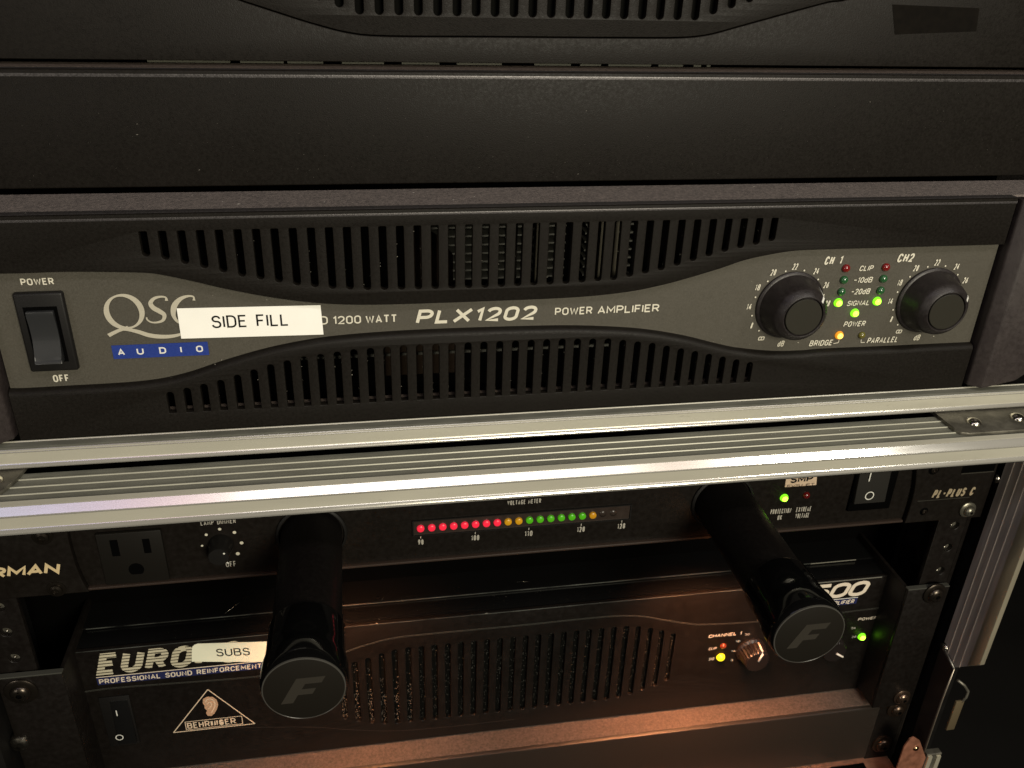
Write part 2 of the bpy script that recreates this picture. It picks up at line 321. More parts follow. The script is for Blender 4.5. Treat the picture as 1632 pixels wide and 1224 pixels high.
def text(s, x0, x1, z0, z1, y, m, parent, bold=0.0, shear=0.0, space=1.0, slope=0.0, name='lettering', label=None, thick=0.0, wt=None):
    """words printed with strokes, fitted to the rectangle x0..x1, z0..z1 on the plane y"""
    h = z1-z0; wt = wt if wt is not None else 0.13 + bold*0.40; W = wt*h; sh = shear*h; n_ = len(s); g = 0.13*space*h
    gs = [GL[ch][0] if ch != ' ' else 0.30 for ch in s]
    while True:
        free = x1-x0-sh - n_*W - (n_-1)*g; sx = free/max(sum(gs), 0.02)
        if n_ < 2 or sx*0.56 > 0.95*W or W < 0.05*h: break
        W *= 0.93; g *= 0.93
    cx_ = 0; items = []
    for ch, gw in zip(s, gs):
        if ch != ' ': items.append((cx_/sx, GL[ch][1]))
        cx_ += gw*sx + W + g
    b = MB(); ky = 0
    if sum(gs) < 0.3: sx = h*0.8; x0 = (x0+x1-sh-W)/2 - sum(gs)*sx/2; items = [(0, GL[s[0]][1])]
    for a, paths in items:
        for path in paths:
            pp = [Vector((x0 + W/2 + (a+v.x)*sx, z0 + W/2 + v.y*(h-W))) for v in rounded(path)]
            pp = [Vector((v.x + sh*(v.y-z0)/h, v.y + slope*(v.x-x0))) for v in pp]
            n = len(pp); L = []; R_ = []; yy = y - 0.05 - 0.012*(ky % 3); ky += 1
            for i in range(n):
                d1 = (pp[i]-pp[i-1]).normalized() if i else None; d2 = (pp[i+1]-pp[i]).normalized() if i < n-1 else None
                d1 = d1 or d2; d2 = d2 or d1; n1 = Vector((-d1.y, d1.x)); n2 = Vector((-d2.y, d2.x)); k = 1 + n1.dot(n2); off = (n1+n2)/max(k, 0.45)*W/2
                q = pp[i].copy()
                yq = yy - 0.0025*i; L.append(b.bm.verts.new((q.x+off.x, yq, q.y+off.y))); R_.append(b.bm.verts.new((q.x-off.x, yq, q.y-off.y)))
            fs = [b.bm.faces.new((L[i], L[i+1], R_[i+1], R_[i])) for i in range(n-1)]
            if thick:
                r = bmesh.ops.extrude_face_region(b.bm, geom=fs)
                for v in r['geom']:
                    if isinstance(v, bmesh.types.BMVert): v.co.y -= thick
    return b.build(name, m, parent, label)
def T(s, a, b, y, m, parent, **k): return text(s, a[0], b[0], a[1], b[1], y, m, parent, **k)     # a = lower left, b = upper right
def Tc(s, c, wd, h, y, m, parent, **k): return text(s, c[0]-wd/2, c[0]+wd/2, c[1]-h/2, c[1]+h/2, y, m, parent, **k)
def catmull(pts, n=8):
    out = []; P4 = [pts[0]] + list(pts) + [pts[-1]]
    for i in range(1, len(P4)-2):
        p0, p1, p2, p3 = P4[i-1:i+3]
        for k in range(n):
            t = k/n
            out.append(tuple(0.5*((2*p1[j]) + (-p0[j]+p2[j])*t + (2*p0[j]-5*p1[j]+4*p2[j]-p3[j])*t*t + (-p0[j]+3*p1[j]-3*p2[j]+p3[j])*t**3) for j in range(len(p1))))
    out.append(tuple(pts[-1])); return out
def slot(xc, zb, zt, wd, lean=0.0, round_bot=True, round_top=True, n=6, flat=0.25):
    h = wd/2; pts = []
    def cap(zc, sgn, rd):
        r = h if rd else h*flat
        if rd: return [(xc + h*math.cos(a), zc + sgn*(h*math.sin(a) - h)) for a in [math.pi*k/(2*n) for k in range(2*n+1)]]
        o = []
        for k in range(3): a = math.pi/2*k/2; o.append((xc + h - r + r*math.cos(a), zc + sgn*(r*math.sin(a) - r)))
        for k in range(3): a = math.pi/2*(1+k/2); o.append((xc - h + r + r*math.cos(a), zc + sgn*(r*math.sin(a) - r)))
        return o
    pts = cap(zt, 1, round_top); pts += list(reversed(cap(zb, -1, round_bot))); return pts
def interp(tab, x):
    if x <= tab[0][0]: return tab[0][1]
    for (a, b), (c, d) in zip(tab, tab[1:]):
        if x <= c: return b + (d-b)*(x-a)/(c-a)
    return tab[-1][1]
def led(parent, c, y, r, m, h=None, core=None, label=None, name='indicator_light'):
    b = MB(); b.dome(c[0], c[1], y, r, h or r*0.9); o = b.build(name, m, parent, label, smooth=True)
    if core:
        k = MB(); k.dome(c[0], c[1], y - (h or r*0.9)*0.55, r*0.72, (h or r*0.9)*0.62); k.build('glowing_core', core, o, smooth=True)
    return o
def rack_screw(parent, c, y, r=4.6, washer=6.6, m=None, name='rack_screw', shine=None):
    b = MB(); b.lathe([(washer, y), (washer, y-0.9), (washer-0.6, y-1.3), (r, y-1.5)], c[0], c[1], 32)
    b.lathe([(r, y-1.4), (r*0.96, y-2.3), (r*0.8, y-3.2), (r*0.5, y-3.8), (r*0.3, y-3.9)], c[0], c[1], 32)
    o = b.build(name, m or screw_m, parent, smooth=True)
    k = MB(); k.lathe([(r*0.3, y-3.95), (r*0.12, y-3.96)], c[0], c[1], 6); 
    k.box(c[0]-r*0.55, c[0]+r*0.55, y-3.8, y-3.3, c[1]-0.45, c[1]+0.45); k.box(c[0]-0.45, c[0]+0.45, y-3.82, y-3.3, c[1]-r*0.55, c[1]+r*0.55)
    k.build('drive_recess', hole_m, o); return o

# ------------------------------------------------------------------ the setting
o = MB().box(-3000, 3000, 1700, 1720, -1000, 2000).build('wall', dark_wall); o['kind'] = 'structure'
o = MB().box(-3000, 3000, -3000, 3000, -1020, -1000).build('floor', dark_floor); o['kind'] = 'structure'

XL, XR = -176.6, 225.6      # ends of the amplifier fascias

# ================================================================== upper amplifier (bottom strip in view)
ua = thing('power_amplifier', 'black slotted power amplifier at the very top, with a dark tape patch', 'amplifier', (24, 60, 134), 'amplifiers in the rack')
Y0 = 37.0
us = [(-54.44, 154.41), (-47.10, 152.47), (-39.65, 150.51)]
ux0 = (-39.65, 150.51)[0]; ux1 = (89.58, 151.50)[0]; n_mid = 18; pit = (ux1-ux0)/n_mid
zbs = (13.40, 150.93)[1]
holes = []
for i in range(-3, n_mid+4):
    x = ux0 + pit*i
    zb = zbs + (0 if 0 <= i <= n_mid else (abs(i if i < 0 else i-n_mid))*2.3)
    holes.append(slot(x, zb, 200, 3.1))
gro = catmull([(-190, 172), (-130, 165), (-88.53, 156.84), (-79.08, 154.35), (-69.49, 151.47), (-56.64, 147.72), (-43.53, 144.74), (-29.98, 143.83), (3.93, 144.05), (38.11, 144.22), (63.22, 144.40), (83.72, 144.71), (95.80, 145.93), (108.20, 149.12), (120.61, 152.43), (133.31, 155.82), (144.81, 158.72), (157.79, 161.27), (215, 178)], 6)
low = [(x, z-0.45) for x, z in gro]
plate('fascia_grille', [(x, z) for x, z in gro] + [(215, 222), (-190, 222)], holes, Y0-1.0, Y0+2.5, coat_black, ua, bev=0.25)
plate('fascia_panel', [(-193, 134.4), (243, 134.4), (243, 222)] + [(215.6, 222)] + list(reversed(low)) + [(-190.6, 222), (-193, 222)], [], Y0-1.0, Y0+2.5, coat_black, ua, bev=0.35)
MB().box(-193, 243, Y0+3, Y0+5, 150, 222).build('grille_foam', foam, ua)
MB().box(-185, 235, Y0+5.2, 400, 139, 222).build('chassis', deep_black, ua)
MB().prism([(172.16, 158.15), (211.45, 157.44), (212.73, 148.57), (176.13, 146.87)], 35.90, 35.98).build('tape_residue', mat('tape_residue', (0.0055, 0.0046, 0.0036), 0.8, noise=0.3, nscale=300, spec=0.05), ua)
k = MB()
for a, b in [((-118.55, 131.97)[0], (-88.73, 132.22)[0]), ((-85.06, 132.25)[0], (-69.06, 132.39)[0]), ((-67.66, 132.40)[0], (-54.25, 132.51)[0]), ((-47.12, 132.57)[0], (-31.02, 132.70)[0]), ((-24.22, 132.76)[0], (-9.51, 132.88)[0]), ((-2.57, 132.94)[0], (15.47, 133.09)[0]), ((28.68, 133.20)[0], (43.62, 133.33)[0]), ((47.51, 133.36)[0], (56.13, 133.43)[0]), ((59.28, 133.46)[0], (77.29, 133.61)[0]), ((80.50, 133.63)[0], (91.00, 133.72)[0]), ((95.60, 133.76)[0], (98.87, 133.79)[0]), ((101.32, 133.81)[0], (102.96, 133.82)[0])]:
    k.box(a, b, 47, 48, 132.2, 134.6)
k.build('pale_chassis_tabs', mat('pale_tab', (0.10, 0.10, 0.07), 0.6), ua)  # pale strips set along the gap below the fascia
MB().box(243.5, 268, Y0-6, Y0+20, 134.6, 222, bev=2.5, seg=4).build('end_cap', cap_purple, ua, smooth=True)

# ================================================================== blank panel between the amplifiers
bp_ = thing('blank_panel', 'plain black blank rack panel between the two upper amplifiers', 'rack panel', (24, 28, 90), 'blank rack panels')
MB().prismx([(20.5, 132.6), (42, 132.7), (42, 131), (29, 131), (29, 90.5), (21.5, 90.5)] if False else [(27, 90.3), (27, 132.4), (43, 132.4), (43, 131.0), (28.6, 131.0), (28.6, 90.3)], -216.6, 265.7, bev=0.65, seg=3).build('sheet_panel', coat_black, bp_, smooth=True)
MB().box(-216, 265, 31.5, 43.5, 132.3, 132.52).build('dust_layer', dusty_flange, bp_)

# ================================================================== centre amplifier with grey insert
qa = thing('power_amplifier', 'black and grey power amplifier with two volume knobs and the SIDE FILL label', 'amplifier', (24, 27, 0), 'amplifiers in the rack')
MB().box(XL-10, XR+10, 26, 400, 1, 86).build('chassis', deep_black, qa)
top_curve = catmull([(XL, (-168.97, 67.42)[1]+0.3), (-162.81, 67.52), (-145.61, 67.56), (-122.50, 66.49), (-114.54, 65.25), (-104.43, 62.49), (-93.51, 59.21), (-78.34, 55.41), (-62.78, 52.58), (-47.61, 51.12), (-27.98, 50.62), (3.59, 50.58), (32.48, 50.74), (48.97, 51.36), (63.18, 52.68), (75.06, 54.79), (84.85, 57.16), (98.98, 61.13), (108.39, 64.19), (117.99, 66.23), (130.19, 67.84), (144.86, 68.08), (171.51, 68.07), (XR, (223.38, 68.07)[1])], 6)
bot3 = catmull([(XL, (-180.09, 21.32)[1]), (-171.36, 21.08), (-157.34, 21.21), (-130.08, 21.68), (-113.88, 24.08), (-97.23, 29.28), (-80.60, 33.68), (-64.04, 36.55), (-50.14, 37.79), (-32.12, 38.49), (-13.94, 38.66), (4.66, 38.56), (26.35, 38.22), (41.43, 37.68), (59.77, 36.20), (73.75, 34.28), (89.28, 30.87), (102.66, 26.92), (113.49, 24.15), (129.78, 21.80), (143.28, 21.31), (153.92, 21.70), (180.35, 21.52), (XR, (225.35, 21.44)[1])], 6)
NS = 38; PT = 6.4498
sb = [(0, (-119.64, 72.56)[1]), (1, (-113.42, 71.20)[1]), (5, (-88.52, 63.92)[1]), (8, (-68.37, 59.77)[1]), (10, (-55.59, 57.91)[1]), (12, (-42.07, 56.95)[1]), (15, (-22.80, 56.52)[1]), (19, (3.25, 56.30)[1]), (24, (35.25, 56.84)[1]), (27, (54.91, 57.76)[1]), (30, (74.06, 61.24)[1]), (34, (100.05, 68.27)[1]), (37, (119.73, 72.27)[1])]
holes = [slot((i-18.5)*PT, interp(sb, i), 81.8, 2.75, round_top=False) for i in range(NS)]
plate('front_insert', [(x, z+1.6) for x, z in top_curve] + list(reversed([(x, z-1.4) for x, z in bot3])), [], 3.3, 5.0, insert_grey, qa)
upper = plate('upper_grille', list(top_curve) + [(XR, 88.1), (XL, 88.1)], holes, 0, 3.2, coat_black, qa, bev=0.28)
st = [(0, (-119.34, 17.57)[1]), (3, (-99.72, 21.65)[1]), (6, (-80.26, 27.42)[1]), (8, (-67.66, 30.16)[1]), (11, (-47.79, 32.29)[1]), (14, (-27.94, 33.08)[1]), (19, (3.38, 33.12)[1]), (24, (34.60, 32.96)[1]), (27, (53.94, 32.15)[1]), (30, (74.17, 29.19)[1]), (33, (93.48, 24.48)[1]), (37, (119.36, 17.96)[1])]
holes = [slot((i-18.5)*PT, 8.27, interp(st, i), 2.75, round_bot=False, flat=0.1) for i in range(NS)]
lowc = [(x, z-2.3) for x, z in bot3]
plate('lower_grille', [(XL, 0), (XR, 0)] + list(reversed(lowc)), holes, 0, 3.2, coat_black, qa, bev=0.28)
b = MB(); n = len(bot3); rows = []
for k in range(6):
    a = math.pi/2*k/5; rows.append([b.bm.verts.new((x, 3.05 - 2.9*math.sin(a) , z - 0.25 - 2.3*(1-math.cos(a)))) for x, z in bot3])
for r0, r1 in zip(rows, rows[1:]):
    for i in range(n-1): f = b.bm.faces.new((r0[i], r0[i+1], r1[i+1], r1[i])); f.smooth = True
b.build('grille_rim', coat_black, qa)
b = MB(); b.bm.verts.ensure_lookup_table()
# dusty lid: from the rounded top edge back to the rack plane
MB().box(XL-12, XR+40, 4.5, 27.2, 87.3, 88.26).build('dusty_lid', dusty_top, qa, smooth=True)
b = MB(); b.prismx([(-0.06, 85.9)] + [(1.9 - 1.96*math.cos(a), 86.3 + 1.98*math.sin(a)) for a in [math.pi/2*k/7 for k in range(8)]] + [(4.6, 88.3), (4.6, 86.0)], XL, XR); edge_highlight = mat('edge_paint', (0.05, 0.046, 0.046), 0.36, metal=0.4, noise=0.3, nscale=1500, bump=0.3, spec=0.6); b.build('rounded_edge', edge_highlight, qa, smooth=True)  # lighter metallic colour paints the highlight along the rounded edges
b = MB(); b.prismx([(26.94, 129.9)] + [(28.9 - 1.96*math.cos(a), 130.5 + 1.98*math.sin(a)) for a in [math.pi/2*k/7 for k in range(8)]] + [(31.5, 132.48), (31.5, 130)], -216.5, 265.6); b.build('rounded_edge', edge_highlight, bp_, smooth=True)
# ends
for sx, xa in ((1, XR), (-1, XL)):
    X = lambda d: xa + sx*d
    b = MB(); prof = [(X(1.3), 3.2), (X(1.3), -1.2), (X(6), -5.5), (X(20), -7.5), (X(31), -4.5), (X(39), 6), (X(40.5), 26), (X(1.3), 26)]
    lo = []; hi = []
    for x, y in prof:
        d = abs(x-xa); zl = 1.2 + (max(0, d-10)*0.42 if y < 20 else 4); lo.append(b.bm.verts.new((x, y, zl))); hi.append(b.bm.verts.new((x, y, 87.9 - (max(0, d-3)*0.32 if y < 20 else 1))))
    m_ = len(prof); b.bm.faces.new(lo); b.bm.faces.new(hi)
    for i in range(m_): b.bm.faces.new((lo[i], lo[(i+1) % m_], hi[(i+1) % m_], hi[i]))
    b._bev(lo+hi, 0.8, 3); b.build('end_cap', cap_purple, qa, smooth=True)
# innards glimpsed through the slots
MB().box(XL, XR, 24, 25.5, 2, 86).build('inner_wall', deep_black, qa)
xa, xb = (-2.71, 66.66)[0], (32.44, 65.70)[0]; xc, xd = (45.49, 65.34)[0], (69.40, 64.69)[0]
for (u, v) in ((-18, 38), (46, 66)):
    for q in range(9):
        z = 83 - q*3.55
        MB().box(u, v, 15, 23, z-0.35, z+0.35).build('cooling_fin', finm, qa)
for x in (16.5, 25.8, 52.0, 58):
    MB().box(x-0.9, x+0.9, 10.5, 14.5, 50, 86).build('mounting_strip', goldfin, qa)
MB().prism([(-24, 50), (-8, 50), (-8, 66), (-14, 74), (-24, 80)], 11, 13).build('circuit_shield', brownp, qa)
MB().box(-36, -6, 16, 18, 12, 36).build('capacitor_block', brownp, qa)
MB().box(XL+4, XR-4, 3.3, 6.2, 6.2, 7.9).build('chassis_floor', dusty_flange, qa)
for (u, v, z) in ((-82, 60, 22.5), (-120, -92, 21)):
    MB().box(u, v, 14, 15, z-0.5, z+0.5).build('wire_harness', finm, qa)
# power switch
s0 = (-167.05, 59.63); s1 = (-150.18, 59.75); s2 = (-150.50, 28.32); zt_ = (s0[1]+s1[1])/2; zb_ = s2[1]; xl_ = (s0[0]+(-167.46, 28.43)[0])/2; xr_ = (s1[0]+s2[0])/2
sw = MB().box(xl_, xr_, 0.6, 3.4, zb_, zt_, bev=0.9, seg=3).build('switch_bezel', rubber, qa, smooth=True)
xm = (xl_+xr_)/2; hw = (xr_-xl_)/2
MB().box(xm-hw*0.68, xm+hw*0.68, 0.45, 0.62, zb_+4.0, zt_-5.2).build('switch_well', hole_m, sw)
b = MB(); zc = (zb_+zt_)/2 - 0.8; H = (zt_-zb_)/2 - 5.6
pr = [(0.5, zc+H)] + [(-1.6 - 1.5*math.sin(math.pi*(0.1+0.8*t)) + 1.3*(1-t)*0 - 2.2*t, zc + H - 2*H*t) for t in [i/14 for i in range(15)]] + [(0.5, zc-H)]
pr = [(0.5, zc+H), (-1.6, zc+H)] + [(-1.7 + 1.9*math.sin(math.pi*t*0.95)*0.9 - 1.2*t - 2.4*max(0, t-0.55), zc+H - 2*H*t) for t in [i/14 for i in range(1, 14)]] + [(-3.9, zc-H+0.4), (-3.2, zc-H), (0.5, zc-H)]
b.prismx(pr, xm-hw*0.55, xm+hw*0.55, bev=0.35); b.build('rocker', mat('switch_rocker_plastic', (0.025, 0.026, 0.027), 0.33), sw, smooth=True)
T('POWER', (-164.06, 61.93), (-152.95, 64.54), 3, ink, qa, bold=0.12, space=1.15)
T('OFF', (-160.84, 22.75), (-155.14, 25.78), 3, ink, qa, bold=0.12, space=1.1)
# script-like maker's logo: strokes of varying width
lg = MB()
c0 = (-131.08, 50.42); e = (-124.47, 50.15); t0 = (-129.95, 57.33); ax = (e[0]-c0[0])*0.93; az = (t0[1]-c0[1])*0.95
pts = [(c0[0]+ax*math.cos(a)-0.25*math.sin(a)*0.4, c0[1]+az*math.sin(a)) for a in [2*math.pi*i/48 for i in range(48)]]
lg.ribbon(pts, [0.75+1.35*abs(math.cos(2*math.pi*i/48 - 0.35))**1.5 for i in range(48)], 2.93, closed=True)
q = catmull([(-138.15, 41.13), (-136.36, 42.05), (-134.31, 42.97), (-132.01, 43.74), (-130.72, 44.31)], 6); lg.ribbon(q, [1.5-0.5*i/len(q) for i in range(len(q))], 2.90)
q = catmull([(-133.05, 43.35), (-130.89, 43.25), (-127.36, 42.15), (-123.75, 40.59), (-119.45, 39.82), (-115.00, 39.94), (-110.39, 41.13), (-106.84, 42.63)], 6); lg.ribbon(q, [0.5+1.2*math.sin(math.pi*min(1, (i+3)/len(q))) for i in range(len(q))], 2.88)
q = catmull([(-115.61, 54.24), (-115.79, 55.59), (-117.65, 55.91), (-119.91, 55.26), (-121.36, 53.54), (-120.72, 51.67), (-118.76, 50.17), (-117.24, 48.61), (-117.92, 46.58), (-119.96, 45.73), (-122.14, 45.82), (-123.46, 46.82), (-123.63, 47.88)], 6)
lg.ribbon(q, [0.55+1.35*math.exp(-((i/len(q)-0.45)/0.22)**2)+0.6*math.exp(-((i/len(q)-0.0)/0.05)**2) for i in range(len(q))], 2.93)
q = catmull([(-105.92, 53.99), (-105.94, 55.47), (-107.87, 55.79), (-110.45, 54.90), (-112.64, 52.89), (-113.74, 50.46), (-113.89, 47.85), (-112.58, 45.41), (-109.93, 44.54)], 6)
lg.ribbon(q, [0.55+1.5*math.exp(-((i/len(q)-0.55)/0.25)**2)+0.5*math.exp(-((i/len(q))/0.05)**2) for i in range(len(q))], 2.91)
lg.build('maker_logo', logo_ink, qa)
bx0, bz1 = (-137.94, 36.93); bx1, bz0 = (-103.20, 31.33)
MB().box(bx0, bx1, 2.9, 3.01, bz0, bz1).build('blue_badge', blue_ink, qa)
for ch, (cx, cz) in zip('AUDIO', ((-134.83, 34.86), (-128.00, 34.52), (-119.90, 34.12), (-113.23, 33.79), (-106.45, 33.46))):
    wd = {'I': 0.75}.get(ch, 2.5); Tc(ch, (cx, (bz0+bz1)/2), wd, 2.7, 2.88, white_ink, qa, wt=0.2)
# adhesive label
lab = MB().prism([(-112.41, 51.15), (-59.92, 50.41), (-59.59, 38.09), (-112.45, 38.78)], 2.62, 2.72).build('adhesive_label', tape, qa, 'white label reading SIDE FILL')
def rotated_text(s, bl, br, h, y, m, parent, bold=0.0, shear=0.0, space=1.0, wt=None):
    return text(s, bl[0], br[0], bl[1], bl[1]+h, y, m, parent, bold=bold, shear=shear, space=space, wt=wt, slope=(br[1]-bl[1])/(br[0]-bl[0]))
rotated_text('SIDE FILL', (-100.64, 42.62), (-72.34, 42.42), 5.1, 2.6, tape_ink, lab, wt=0.135)
T('D', (-60.44, 42.18), (-57.59, 45.70), 3, ink, qa, bold=0.08)
T('1200', (-55.67, 42.05), (-44.92, 45.49), 3, ink, qa, bold=0.08, space=1.15)
T('WATT', (-43.15, 41.91), (-30.94, 45.32), 3, ink, qa, bold=0.12, space=1.1)
T('PLX1202', (-23.91, 40.68), (25.57, 46.90), 3, ink, qa, wt=0.21, shear=0.26, space=1.7)
T('POWER', (32.39, 42.25), (47.98, 45.53), 3, ink, qa, bold=0.1, space=1.15)
T('AMPLIFIER', (50.22, 42.07), (76.41, 45.53), 3, ink, qa, bold=0.1, space=1.15)
# indicator cluster
T('CH', (145.95, 60.37), (150.66, 64.01), 3, ink, qa, bold=0.15, shear=0.2, space=1.1)
T('1', (152.72, 60.44), (154.17, 64.11), 3, ink, qa, bold=0.15, shear=0.2)
T('CH2', (179.03, 60.48), (187.07, 64.28), 3, ink, qa, bold=0.15, shear=0.2, space=1.1)
T('CLIP', (162.60, 57.08), (169.25, 59.47), 3, ink, qa, bold=0.1, shear=0.2, space=1.15)
T('-10dB', (161.08, 51.78), (170.15, 54.31), 3, ink, qa, bold=0.08, shear=0.2)
T('-20dB', (161.04, 46.51), (170.29, 49.10), 3, ink, qa, bold=0.08, shear=0.2)
T('SIGNAL', (160.37, 41.32), (171.42, 43.68), 3, ink, qa, bold=0.08, shear=0.2)
T('POWER', (161.10, 31.47), (171.65, 33.99), 3, ink, qa, bold=0.08, shear=0.2, space=1.1)
T('BRIDGE', (146.76, 22.90), (158.07, 25.62), 3, ink, qa, bold=0.08, shear=0.2, space=1.08)
T('PARALLEL', (174.11, 22.95), (189.42, 25.68), 3, ink, qa, bold=0.08, shear=0.2, space=1.08)
b = MB()
for (a_, c_) in (((158.25, 23.65), (160.56, 23.99)), ((160.56, 23.99), (160.59, 25.20)), ((171.43, 23.47), (173.22, 23.54)), ((171.43, 23.47), (171.22, 25.00))): b.ribbon([a_, c_], 0.28, 2.93)
b.build('leader_lines', ink, qa)
R0 = 1.85
for c, m in (((156.45, 58.51), off_red), ((174.72, 58.45), off_red), ((156.68, 53.39), off_green), ((174.85, 53.27), off_green), ((156.72, 48.04), off_green), ((174.84, 47.96), off_green)):
    led(qa, c, 3, R0, m)
for c in ((156.18, 43.08), (174.27, 43.08), (165.02, 37.97)): led(qa, c, 3, R0*1.05, lit_rim, core=lit_green, label='lit green indicator light')
led(qa, (160.07, 27.63), 3, R0*1.05, amber_rim, core=lit_amber, label='lit amber indicator light')
led(qa, (170.96, 27.10), 3, R0*0.9, off_yellow)
def big_knob(cx, cz, ang, nums, dots):
    b = MB(); seg = 72
    b.lathe([(15.0, 3.0), (15.0, 2.2), (14.6, 1.8), (13.9, 1.6), (13.2, -1.0), (12.2, -5.5), (11.6, -7.6), (11.2, -8.3), (9.4, -10.2), (8.9, -10.5), (8.6, -10.45), (8.4, -10.2), (8.35, -9.4)], cx, cz, seg)
    kn = b.build('volume_knob', knob_m, qa, smooth=True)
    MB().lathe([(7.9, -9.6), (7.9, -10.3), (7.7, -10.5), (0.5, -10.5)], cx, cz, 48).build('cap_disc', knob_face, kn, smooth=True)
    a = math.radians(ang); ca, sa = math.cos(a), math.sin(a)
    b = MB()
    v = []
    for r, y in ((9.3, -10.45), (11.35, -8.35)):
        for s_ in (-0.55, 0.55): v.append(b.bm.verts.new((cx + r*ca - s_*sa, y-0.05, cz + r*sa + s_*ca)))
    w_ = []
    for r, y in ((9.2, -10.2), (11.1, -8.2)):
        for s_ in (-0.55, 0.55): w_.append(b.bm.verts.new((cx + r*ca - s_*sa, y+0.2, cz + r*sa + s_*ca)))
    b.bm.faces.new((v[0], v[1], v[3], v[2])); b.bm.faces.new((w_[0], w_[1], w_[3], w_[2]))
    for i, j in ((0, 1), (1, 3), (3, 2), (2, 0)): b.bm.faces.new((v[i], v[j], w_[j], w_[i]))
    b.build('pointer_mark', white_ink, kn)
    b = MB(); b.tube3([(cx + 11.5*ca, -8.0, cz + 11.5*sa), (cx + 12.3*ca, -5.0, cz + 12.3*sa), (cx+13.4*ca, -0.4, cz+13.4*sa)], 0.16, 6); b.build('pointer_line', white_ink, kn)
    for s_, c in nums: Tc(s_, c, 1.15*len(s_)*1.15 if s_ not in ('dB', '\u221e') else 3.3, 2.75, 3, ink, qa, wt=0.14, shear=0.18, name='dial_number')
    b = MB()
    for c in dots: b.lathe([(0.38, 2.96), (0.36, 2.90)], c[0], c[1], 12)
    b.build('dial_dots', ink, qa)
big_knob((134.02, 42.81)[0], (134.02, 42.81)[1], 42,
   [('22', (133.41, 60.01)), ('20', (124.19, 57.75)), ('24', (143.31, 57.70)), ('26', (149.13, 51.33)), ('18', (118.34, 51.34)), ('14', (115.94, 42.73)), ('28', (151.43, 42.86)), ('8', (118.59, 34.02)), ('\u221e', (123.95, 27.73)), ('dB', (133.54, 24.81)), ('..', (141.74, 25.93))],
   [(129.51, 58.06), (137.78, 58.15), (122.31, 53.86), (144.86, 53.94), (118.05, 46.92), (148.85, 46.85), (117.90, 38.56), (122.24, 31.44)])
big_knob((198.92, 42.52)[0], (198.92, 42.52)[1], 30,
   [('22', (198.45, 59.87)), ('20', (189.09, 57.60)), ('24', (208.24, 57.72)), ('26', (214.31, 51.26)), ('18', (183.15, 51.23)), ('14', (180.86, 42.75)), ('8', (183.46, 34.20)), ('\u221e', (188.57, 28.09)), ('dB', (198.26, 24.74)), ('..', (206.58, 25.97))],
   [(194.37, 58.01), (202.67, 58.11), (187.16, 53.75), (209.73, 53.95), (183.08, 46.90), (183.10, 38.61), (187.11, 31.41)])

# ================================================================== upper case frame
uc = thing('flight_case', 'upper road case, only its bright aluminium lower front rail in view under the grey amplifier', 'road case', (24, 100, -8.4), 'stacked road cases')
prof = [(0.2, -7.9), (-5.2, -8.35), (-6.2, -8.0), (-6.55, -7.4), (-6.55, -6.6), (-6.4, -6.3), (-6.4, -1.9), (-6.55, -1.7), (-6.45, -1.2), (-5.9, -0.85), (-4.2, -0.55), (-0.6, -0.75), (-0.25, -0.35), (0.2, -0.35)]
def extr(name, prof, x0, x1, m, parent, label=None, wob=0.0):
    b = MB(); N = 60; rings = []
    for i in range(N+1):
        x = x0 + (x1-x0)*i/N; rings.append([b.bm.verts.new((x, y + (random.uniform(-wob, wob) if y < -0.5 else 0), z + random.uniform(-wob, wob)*0.6)) for y, z in prof])
    m_ = len(prof)
    for a, c in zip(rings, rings[1:]):
        for k in range(m_): b.bm.faces.new((a[k], a[(k+1) % m_], c[(k+1) % m_], c[k]))
    b.bm.faces.new(rings[0]); b.bm.faces.new(rings[-1])
    return b.build(name, m, parent, label, smooth=False)
fr = extr('front_rail', prof, -330, 420, alu, uc, wob=0.0)
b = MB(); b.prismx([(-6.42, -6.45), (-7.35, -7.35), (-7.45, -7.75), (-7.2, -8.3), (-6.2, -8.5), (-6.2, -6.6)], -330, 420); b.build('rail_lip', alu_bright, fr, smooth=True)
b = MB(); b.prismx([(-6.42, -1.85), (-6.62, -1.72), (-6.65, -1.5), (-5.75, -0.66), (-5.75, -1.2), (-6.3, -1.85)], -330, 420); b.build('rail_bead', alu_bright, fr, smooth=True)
b = MB(); b.prismx([(-5.8, -0.80), (-4.3, -0.50), (-0.85, -0.50), (-0.85, -0.9), (-5.8, -1.2)], -330, 420); b.build('rail_ledge', alu_rib, fr, smooth=False)
MB().box(-330, 420, 0.3, 700, -8.3, -3).build('case_floor', case_ply, uc)
MB().box(269, 279, 2, 700, -3, 300).build('case_side', case_ply, uc); MB().box(-230, -220, 2, 700, -3, 300).build('case_side', case_ply, uc)
MB().box(-216, -200, 46, 49, 0, 260).build('rack_rail', rack_black, uc); MB().box(250, 266, 46, 49, 0, 260).build('rack_rail', rack_black, uc)

